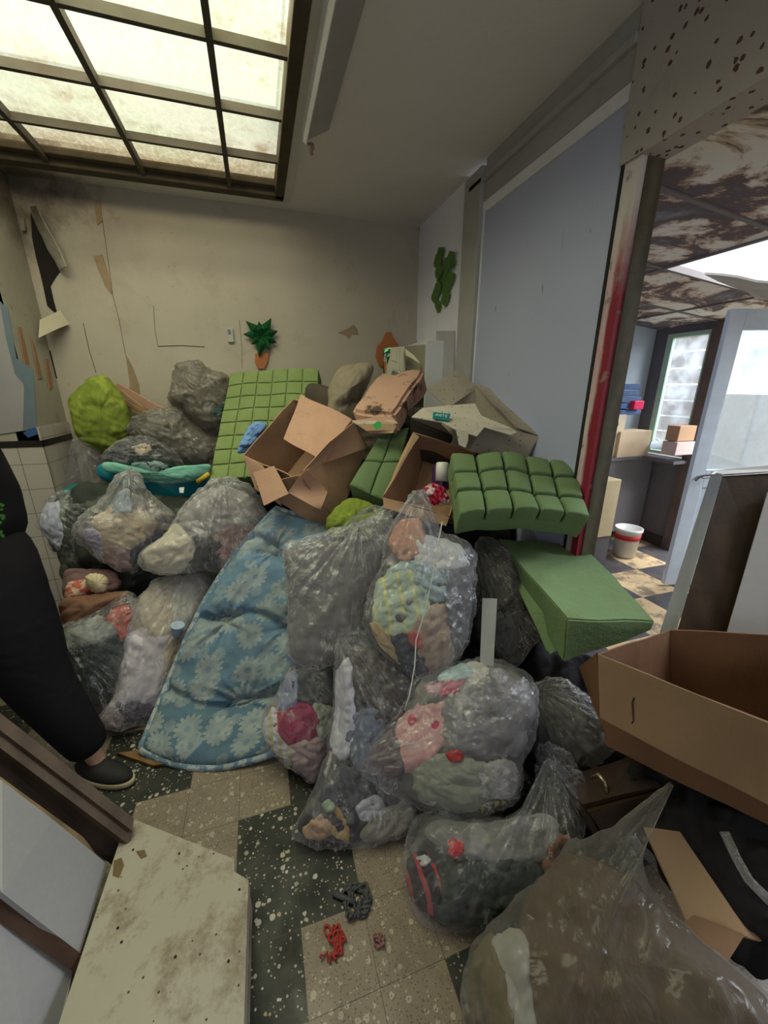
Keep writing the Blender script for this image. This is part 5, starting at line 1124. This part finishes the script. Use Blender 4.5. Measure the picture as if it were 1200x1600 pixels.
for zz in (0.105,0.082,0.058,0.034,0.012):
    pts=[p+Vector((0.004*sin(zz*300),0.004*cos(zz*200),0)) for p in bq(0.13)]; pts=[Vector((p.x,p.y,zz)) for p in pts]
    MB().poly(pts,0.018).build('lower_board',PLY if int(zz*1000)%2 else BOARD,bd)
for x,y in ((280,1334),(374,1390),(208,1328),(184,1450),(357,1502),(274,1495),(190,1472)):
    c0=fl(x,y,0.1385); MB().lathe(c0,(0,0,1),[(0.001,0),(0.0035,0),(0.0035,0.001),(0.001,0.001)],10).build('screw_hole',plain('hole_black',(0.01,0.01,0.008),0.9),bd)
for pts in ([(178,1345),(190,1340),(194,1352),(186,1372),(176,1368)],[(212,1330),(226,1328),(230,1338),(220,1342)]):
    MB().poly([fl(x,y,0.1388) for x,y in pts],0.001).build('stain',plain('brown_stain',(0.13,0.09,0.04),0.8),bd)
# tipped cabinet door with ribbed dark rail
td=node_empty('tipped_cabinet_door',P(60,1400,1.0),'tipped white cabinet door with dark ribbed wooden rail at the left','furniture panel')
WPAN=plain('speckled_white_panel',(0.32,0.315,0.33),0.6,0.2,0.08,60)
RAILM=m_wood('dark_ribbed_wood',(0.10,0.065,0.04),0.5,3,0.5); RAILD=m_wood('very_dark_wood',(0.035,0.022,0.016),0.6,3,0.5)
def strip(a0,a1,b1,b0,dA,dB,t,name,m,par=td): # quad a0-a1 (left end), b0-b1 (right end)
    q=[P(*a0,dA),P(*b0,dB),P(*b1,dB*0.985),P(*a1,dA*0.985)]; return MB().sheet(q,t,4,0.002).build(name,m,par)
strip((-60,1072),(-60,1100),(203,1300),(205,1280),1.16,1.34,0.03,'rail',RAILM)
strip((-60,1105),(-60,1128),(198,1322),(203,1302),1.15,1.33,0.03,'rail',RAILM)
strip((-60,1128),(-60,1178),(178,1352),(195,1322),1.15,1.33,0.02,'rail',RAILD)
strip((-60,1175),(-60,1192),(150,1345),(160,1335),1.10,1.30,0.02,'worn_edge',m_wood('worn_bare_wood_edge',(0.33,0.23,0.12),0.8,4,0.4))
MB().poly([P(-120,1150,1.08),P(0,1222,1.10),P(80,1283,1.17),P(165,1352,1.27),P(122,1492,1.06),P(0,1398,0.96),P(-120,1300,0.9)],0.012).build('white_panel',WPAN,td)
strip((-60,1345),(-60,1400),(118,1520),(124,1488),0.95,1.06,0.02,'cross_rail',m_wood('reddish_dark_rail',(0.085,0.045,0.03),0.5))
MB().poly([P(-120,1360,0.92),P(0,1440,0.97),P(112,1516,1.05),P(100,1580,1.0),P(60,1720,0.9),P(-150,1720,0.8)],0.012).build('white_panel',WPAN,td)
# floor odds and ends
o=MB().hexa([fl(182,1180,0.0),fl(240,1200,0.0),fl(300,1190,0.0),fl(280,1168,0.0),fl(182,1176,0.02),fl(240,1196,0.02),fl(300,1186,0.02),fl(280,1164,0.02)]).build('wood_offcut',m_wood('brown_wood_offcut',(0.22,0.12,0.05),0.7),bev=0.002)
tag(o,'flat brown wood offcut on the floor between the shoe and the cushion','wood')
def squiggle(name,label,c0,rad_,m,seed,n=60,r=0.0032,h=0.02):
    rr=random.Random(seed); p=fl(*c0,0.006); pts=[]; a=0; q=Vector((0,0,0))
    for k in range(n):
        a+=rr.uniform(-1.3,1.3); q=q+Vector((cos(a),sin(a),0))*rad_*0.28
        if q.length>rad_: q=q*0.6; a+=pi*0.6
        pts.append(p+Vector((q.x,q.y,abs(noise.noise(Vector((k*0.3,seed,0))))*h)))
    return tag(MB().tube(resample(pts,n*3)[:-6],r,6).build(name,m,None,True),label,'net')
squiggle('red_net_scrap','red net scrap lying on the light floor tile',(518,1472),0.045,plain('red_net',(0.30,0.03,0.025),0.6),3,70,0.0035)
squiggle('red_net_scrap','loose thin red string end beside the red net scrap',(508,1500),0.018,plain('red_net',(0.30,0.03,0.025),0.6),9,20,0.002)
squiggle('pink_net_scrap','small pink brown net scrap right of the red one',(592,1470),0.02,plain('pink_net',(0.26,0.13,0.12),0.7),5,60,0.0028)
squiggle('grey_net_scrap','dark grey net scrap on the floor in front of the long standing bag',(556,1408),0.055,plain('grey_net',(0.07,0.07,0.08),0.7),7,110,0.004,0.03)
tag(MB().tube([fl(520,1396,0.008),fl(535,1402,0.012),fl(555,1410,0.01)],0.008,8).build('cord',plain('grey_net',(0.07,0.07,0.08),0.7),None,True),'short grey cord end beside the dark grey net scrap','cord')

# ---------------------------------------------------------------- things in the lean-to
def rbox(name,x0,x1,y0,y1,z0,z1,m,label,cat,bev=0.004,**k):
    return tag(box(name,(x0,y0,z0),(x1,y1,z1),m,None,bev),label,cat,**k)
BLK=plain('black_rubber',(0.02,0.02,0.022),0.6)
LT=m_card('pale_box_cardboard',(0.62,0.46,0.30),0.05); LT2=m_card('mid_box_cardboard',(0.45,0.27,0.16),0.05)
# shelf / counter along the outer wall
ct=node_empty('dark_counter',(3.68,2.95,0),'dark grey counter below the small window in the lean-to','counter')
box('counter_top',(2.62,2.98,0.90),(3.9,3.27,0.93),SUN_D,ct); box('counter_body',(2.62,3.0,0.12),(3.9,3.27,0.90),SUN_D,ct)
box('window_ledge',(3.72,2.66,0.90),(3.925,2.98,0.93),SUN_D,ct)
sp=node_empty('wooden_speaker',P(952,710,3.45),'pale wooden box with round dark speaker on the lean-to counter','speaker')
def at(px,py,y): return on_axis(px,py,1,y)
def pbox(name,px0,py0,px1,py1,y,dy,m,par=None,bev=0.004):
    a=at(px0,py1,y); b=at(px1,py0,y); return box(name,(a.x,y,a.z),(b.x,y+dy,b.z),m,par,bev)
box('cabinet',(at(940,690,3.02).x,3.02,0.93),(at(972,690,3.02).x,3.22,at(950,648,3.02).z),plain('pale_pine',(0.62,0.50,0.33),0.6),sp,0.004)
MB().lathe(at(959,663,3.015),(0,-1,0),[(0.001,0),(0.05,0),(0.05,0.008),(0.036,0.008),(0.03,0.002),(0.001,0.002)],24).build('speaker_cone',BLK,sp)
for k in range(5):
    o=pbox('folded_jeans',968,600+k*10,1003-(k%2)*3,609+k*10,3.02,0.2,plain('blue_denim',(0.10,0.15,0.28),0.8,0.1,0.4,8),None,0.01)
    tag(o,['topmost folded jeans of the stack on the wooden speaker','second folded jeans from the top of the stack','middle folded jeans of the stack','second folded jeans from the bottom of the stack','lowest folded jeans of the stack'][k],'jeans','stack of folded jeans')
o=pbox('red_gloves',990,626,1008,640,2.97,0.06,plain('hot_red_plastic',(0.75,0.03,0.10),0.4),None,0.01); tag(o,'bright red item sticking out of the jeans stack','glove')
o=box('open_carton',(at(966,700,2.99).x,2.99,0.93),(at(1014,700,2.99).x,3.2,at(990,674,2.99).z),LT,None,0.004); tag(o,'pale cardboard carton on the lean-to counter beside the window','cardboard box')
o=pbox('brown_carton',1058,665,1090,690,2.62,0.12,LT2); 
o.location.z+=0; tag(o,'brown carton on top of a pale one next to the glazed door','cardboard box')
o=pbox('pale_carton',1054,690,1088,712,2.60,0.14,plain('pale_pink_carton',(0.55,0.42,0.38),0.7)); tag(o,'pale pinkish carton under the brown carton next to the glazed door','cardboard box')
for k in range(3): tag(MB().sheet([at(1015+k*8,700-k*2,2.9),at(1050-k*3,706-k*2,2.75),at(1052-k*2,694-k*2,2.85),at(1018+k*5,690-k*2,3.05)],0.006,3,0.01,k).build('paper_sheet',plain('blue_white_paper_%d'%k,(0.45+0.08*k,0.50+0.06*k,0.58),0.5)),['bottom blue grey paper on the window ledge','middle blue white paper on the window ledge','top pale paper on the window ledge'][k],'paper')
o=box('cream_box',(at(925,780,2.55).x,2.55,0.30),(at(966,780,2.55).x,2.85,at(940,752,2.55).z),plain('cream_painted_box',(0.58,0.46,0.27),0.6),None,0.006); tag(o,'cream box with black label standing in the lean-to behind the bag','box')
box('black_label',(at(934,780,2.545).x,2.54,0.62),(at(943,780,2.545).x,2.55,0.70),BLK,o)
tag(box('dark_crate',(at(925,780,2.55).x,2.56,0),(at(966,780,2.55).x,2.84,0.30),SUN_D),'dark crate under the cream box in the lean-to','crate')
bk=node_empty('paint_bucket',fl(975,872,0),'white bucket with two red bands on the lean-to floor','bucket')
bc=fl(974,868,0)
MB().lathe(bc,(0,0,1),[(0.001,0),(0.085,0),(0.115,0.27),(0.122,0.275),(0.122,0.30),(0.112,0.30),(0.10,0.02),(0.001,0.015)],32).build('bucket_body',plain('white_plastic',(0.68,0.66,0.63),0.4),bk,True)
for z_,h_ in ((0.05,0.035),(0.19,0.05)): MB().lathe(bc,(0,0,1),[(0.086+z_*0.111,z_),(0.088+z_*0.111,z_),(0.088+(z_+h_)*0.111,z_+h_),(0.086+(z_+h_)*0.111,z_+h_)],32).build('red_band',plain('red_print',(0.50,0.02,0.03),0.5),bk,True)
b=Blob([(942,800),(952,808),(958,830),(958,880),(950,902),(930,895),(920,870),(928,830)],0.08,D=2.35)
tag(b.mesh('white_bag',m_film('white_carrier_film',(0.80,0.80,0.84),0.55,0.4,0.3),wr=0.012,seed=71,knot=(942,802),kfold=0.02),'white plastic carrier bag standing behind the painted post','plastic bag')
for (x,y,r_) in ((978,885,0.06),(1005,888,0.05),(1022,886,0.06),(960,905,0.07)):
    pass
def foliage(name,label,c0,R_,n,col,seed):
    rr=random.Random(seed); m=MB()
    for k in range(n):
        d=Vector((rr.gauss(0,1),rr.gauss(0,1),rr.gauss(0,1))).normalized()*R_*rr.uniform(0.3,1); p=Vector(c0)+Vector((d.x,d.y,d.z*1.4))
        u=Vector((rr.uniform(-1,1),rr.uniform(-1,1),rr.uniform(-1,1))).normalized(); w=u.orthogonal().normalized(); L_=0.05
        n0=len(m.v); m.v+=[p,p+u*L_+w*L_*0.35,p+u*L_*2,p+u*L_-w*L_*0.35]; m.f.append((n0,n0+1,n0+2,n0+3))
    return m
for k,(c0,R_,lb1) in enumerate([((5.6,1.2,1.9),0.5,'leafy shrub outside the glazed door, nearest the door'),((6.4,0.2,1.4),0.7,'leafy shrub in the garden further from the house'),((5.4,2.3,2.3),0.35,'overhanging green branch outside near the fence')]):
    e=node_empty('garden_shrub',(c0[0],c0[1],0),lb1,'shrub')
    m=foliage('', '', c0, R_, 260, None, k+5); m.build('foliage',plain('garden_leaf_green',(0.13,0.24,0.08),0.7,0.2,0.4),e)
    MB().tube([(c0[0],c0[1],-0.02),(c0[0]+0.05,c0[1],c0[2]*0.5),c0],0.02,8).build('stem',OLIVE,e,True)
gw=struct(box('wall_garden',(7.2,-3,-0.1),(7.35,5.5,1.5),plain('pale_garden_wall',(0.66,0.66,0.64),0.8)))

# ---------------------------------------------------------------- person at the left edge
def skin(name, nodes, edges, mat, parent, sub=2):
    me=bpy.data.meshes.new(name); org=Vector(PLOC[parent.name]) if parent else Vector((0,0,0))
    me.from_pydata([tuple(Vector(n[0])-org) for n in nodes],edges,[]); me.update()
    o=bpy.data.objects.new(name,me); COL.objects.link(o); o.parent=parent
    sk_=o.modifiers.new('skin','SKIN'); sk_.use_smooth_shade=True
    for i,n in enumerate(nodes):
        r=n[1]; r=(r,r) if isinstance(r,(int,float)) else r
        me.skin_vertices[0].data[i].radius=r
    me.skin_vertices[0].data[0].use_root=True
    s=o.modifiers.new('sub','SUBSURF'); s.levels=s.render_levels=sub
    me.materials.append(mat); return o
SKIN_=plain('skin',(0.45,0.27,0.19),0.55,0.3,0.08); CLB=cl('black_jersey',(0.012,0.011,0.014))
FT=fl(170,1222,0.0)                       # visible foot
PE=node_empty('person',(FT.x-0.15,FT.y+0.1,0),'person in black clothes with green print standing at the left edge, one shoe visible','person')
an=FT+Vector((-0.05,0.06,0.10)); kn=P(52,1055,1.56); hp=P(10,950,1.52); an2=FT+Vector((-0.52,0.22,0.10)); kn2=P(-120,1090,1.5)
pel=P(-20,895,1.50); ch=P(-105,735,1.46); nk=P(-125,590,1.45); sl=P(-170,610,1.55); sr=P(-45,640,1.35); hp2=P(-90,900,1.55)
hd=nk+Vector((0.0,0.02,0.17))
nodes=[(pel,0.10),(ch,0.12),(nk,0.055),(nk+Vector((0,0,0.09)),0.06),(hd,0.095),(hd+Vector((0,0,0.07)),0.07),
 (hp,0.10),(kn,0.062),(an,0.038),(an+Vector((0.01,-0.01,-0.05)),0.03),(FT+Vector((0.02,-0.02,0.03)),0.02),
 (hp2,0.10),(kn2,0.062),(an2,0.04),(an2+Vector((0.1,-0.08,-0.07)),0.03),
 (sl,0.055),(sl+Vector((-0.08,0.02,-0.28)),0.042),(sl+Vector((-0.02,-0.12,-0.48)),0.03),
 (sr,0.055),(sr+Vector((-0.05,-0.02,-0.28)),0.042),(sr+Vector((-0.12,0.05,-0.5)),0.03)]
edges=[(0,1),(1,2),(2,3),(3,4),(4,5),(0,6),(6,7),(7,8),(8,9),(9,10),(0,11),(11,12),(12,13),(13,14),(1,15),(15,16),(16,17),(1,18),(18,19),(19,20)]
for hb,dx in ((17,-1),(20,1)):
    w=nodes[hb][0]; pm=w+Vector((0,0,-0.07)); i0=len(nodes); nodes.append((pm,(0.03,0.018))); edges.append((hb,i0))
    for f in range(4):
        b0=pm+Vector((-0.024+0.016*f,0,-0.03)); i1=len(nodes); l=0.04+0.008*(f in(1,2))
        nodes.append((b0,0.009)); nodes.append((b0+Vector((0,-0.01,-l*0.6)),0.008)); nodes.append((b0+Vector((0,-0.028,-l)),0.007)); edges+= [(i0,i1),(i1,i1+1),(i1+1,i1+2)]
    i1=len(nodes); nodes.append((w+Vector((dx*0.03,-0.01,-0.05)),0.010)); nodes.append((w+Vector((dx*0.045,-0.02,-0.085)),0.009)); edges+=[(hb,i1),(i1,i1+1)]
skin('body',nodes,edges,SKIN_,PE)
tr=[(pel,0.195),(hp,0.165),(kn.lerp(hp,0.45),0.150),(kn,0.125),(kn.lerp(an,0.55),0.098),(an+Vector((-0.01,0.015,0.0)),0.078),(hp2,0.16),(kn2,0.12),(an2+Vector((0,0,0.04)),0.08),(pel.lerp(ch,0.6),0.165)]
skin('trousers',tr,[(0,1),(1,2),(2,3),(3,4),(4,5),(0,6),(6,7),(7,8),(0,9)],CLB,PE)
sh_=[(ch,0.185),(pel.lerp(ch,0.5),0.20),(pel.lerp(ch,0.12),0.195),(ch.lerp(nk,0.75),0.09),(sl,0.085),(sl+Vector((-0.08,0.02,-0.28)),0.06),(sr,0.085),(sr+Vector((-0.05,-0.02,-0.28)),0.06)]
skin('shirt',sh_,[(0,1),(1,2),(0,3),(0,4),(4,5),(0,6),(6,7)],CLB,PE)
hr=[(hd+Vector((0,0.03,0.05)),0.10),(hd+Vector((0,0.07,-0.04)),0.08),(hd+Vector((0,0.03,0.1)),0.07)]
skin('hair',hr,[(0,1),(0,2)],plain('dark_hair',(0.02,0.015,0.012),0.6),PE)
# face
MB().lathe(hd+Vector((0,-0.085,-0.02)),(0,-1,-0.3),[(0.016,0),(0.013,0.02),(0.001,0.03)],10).build('nose',SKIN_,PE,True)
for s_ in (-1,1): MB().lathe(hd+Vector((0.032*s_,-0.088,0.015)),(0,-1,0),[(0.013,0),(0.009,0.006),(0.001,0.007)],12).build('eye',plain('eye_dark',(0.05,0.04,0.035),0.2),PE,True)
MB().tube([hd+Vector((-0.025,-0.083,-0.06)),hd+Vector((0,-0.09,-0.062)),hd+Vector((0.025,-0.083,-0.06))],0.005,8).build('mouth',plain('lips',(0.35,0.14,0.12),0.5),PE,True)
SHOEB=plain('black_canvas_shoe',(0.015,0.014,0.016),0.7); SOLE=plain('yellowish_shoe_sole',(0.48,0.40,0.26),0.6)
def shoe(heel,toe):
    d=(toe-heel); L_=d.length; d.normalize(); s=Vector((-d.y,d.x,0)); m=MB(); n=28; rings=[]
    for (h,gr,lift) in ((0.0,1.0,0),(0.026,1.03,0),(0.028,0.97,0)):
        pass
    def outl(g):
        o_=[]
        for k in range(n):
            a=2*pi*k/n; u=cos(a); w=sin(a); wid=0.048*(1+0.12*u)*g; o_.append((L_/2*(1+u*g*1.0),w*wid))
        return o_
    def ringat(z,g,sh=1.0):
        return [heel+d*(x if sh==1 else x*sh)+s*y+Vector((0,0,z)) for x,y in outl(g)]
    def stack(name,R_,mat):
        mm=MB()
        for r_ in R_: mm.v+=r_
        for i in range(len(R_)-1):
            for q in range(n): q2=(q+1)%n; mm.f.append((i*n+q,i*n+q2,(i+1)*n+q2,(i+1)*n+q))
        mm.f.append(tuple(range(n-1,-1,-1))); mm.f.append(tuple((len(R_)-1)*n+q for q in range(n)))
        return mm.build(name,mat,PE,True)
    sl_=stack('shoe_sole',[ringat(0.003,0.97),ringat(0.012,1.02),ringat(0.030,1.02),ringat(0.033,0.97)],SOLE)
    stack('shoe',[ringat(0.028,0.98),ringat(0.045,0.97),ringat(0.062,0.86,0.92),ringat(0.075,0.66,0.80),ringat(0.082,0.50,0.72)],SHOEB)
shoe(FT+Vector((-0.15,0.10,0)),FT+Vector((0.105,-0.045,0))); shoe(an2+Vector((-0.05,0.05,-0.10)),an2+Vector((0.14,-0.10,-0.10)))
pr_=MB()
rr=random.Random(3)
for k in range(26):
    px,py=rr.uniform(-8,6),rr.uniform(785,838); c0=P(px,py,1.26); u=Vector((rr.uniform(-1,1),0,rr.uniform(-1,1))).normalized()*0.008; w=Vector((u.z,0,-u.x))*0.5
    n0=len(pr_.v); pr_.v+=[c0-u,c0+w,c0+u,c0-w]; pr_.f.append((n0,n0+1,n0+2,n0+3))
pr_.build('green_print',plain('leaf_green_print',(0.06,0.26,0.03),0.7),PE)
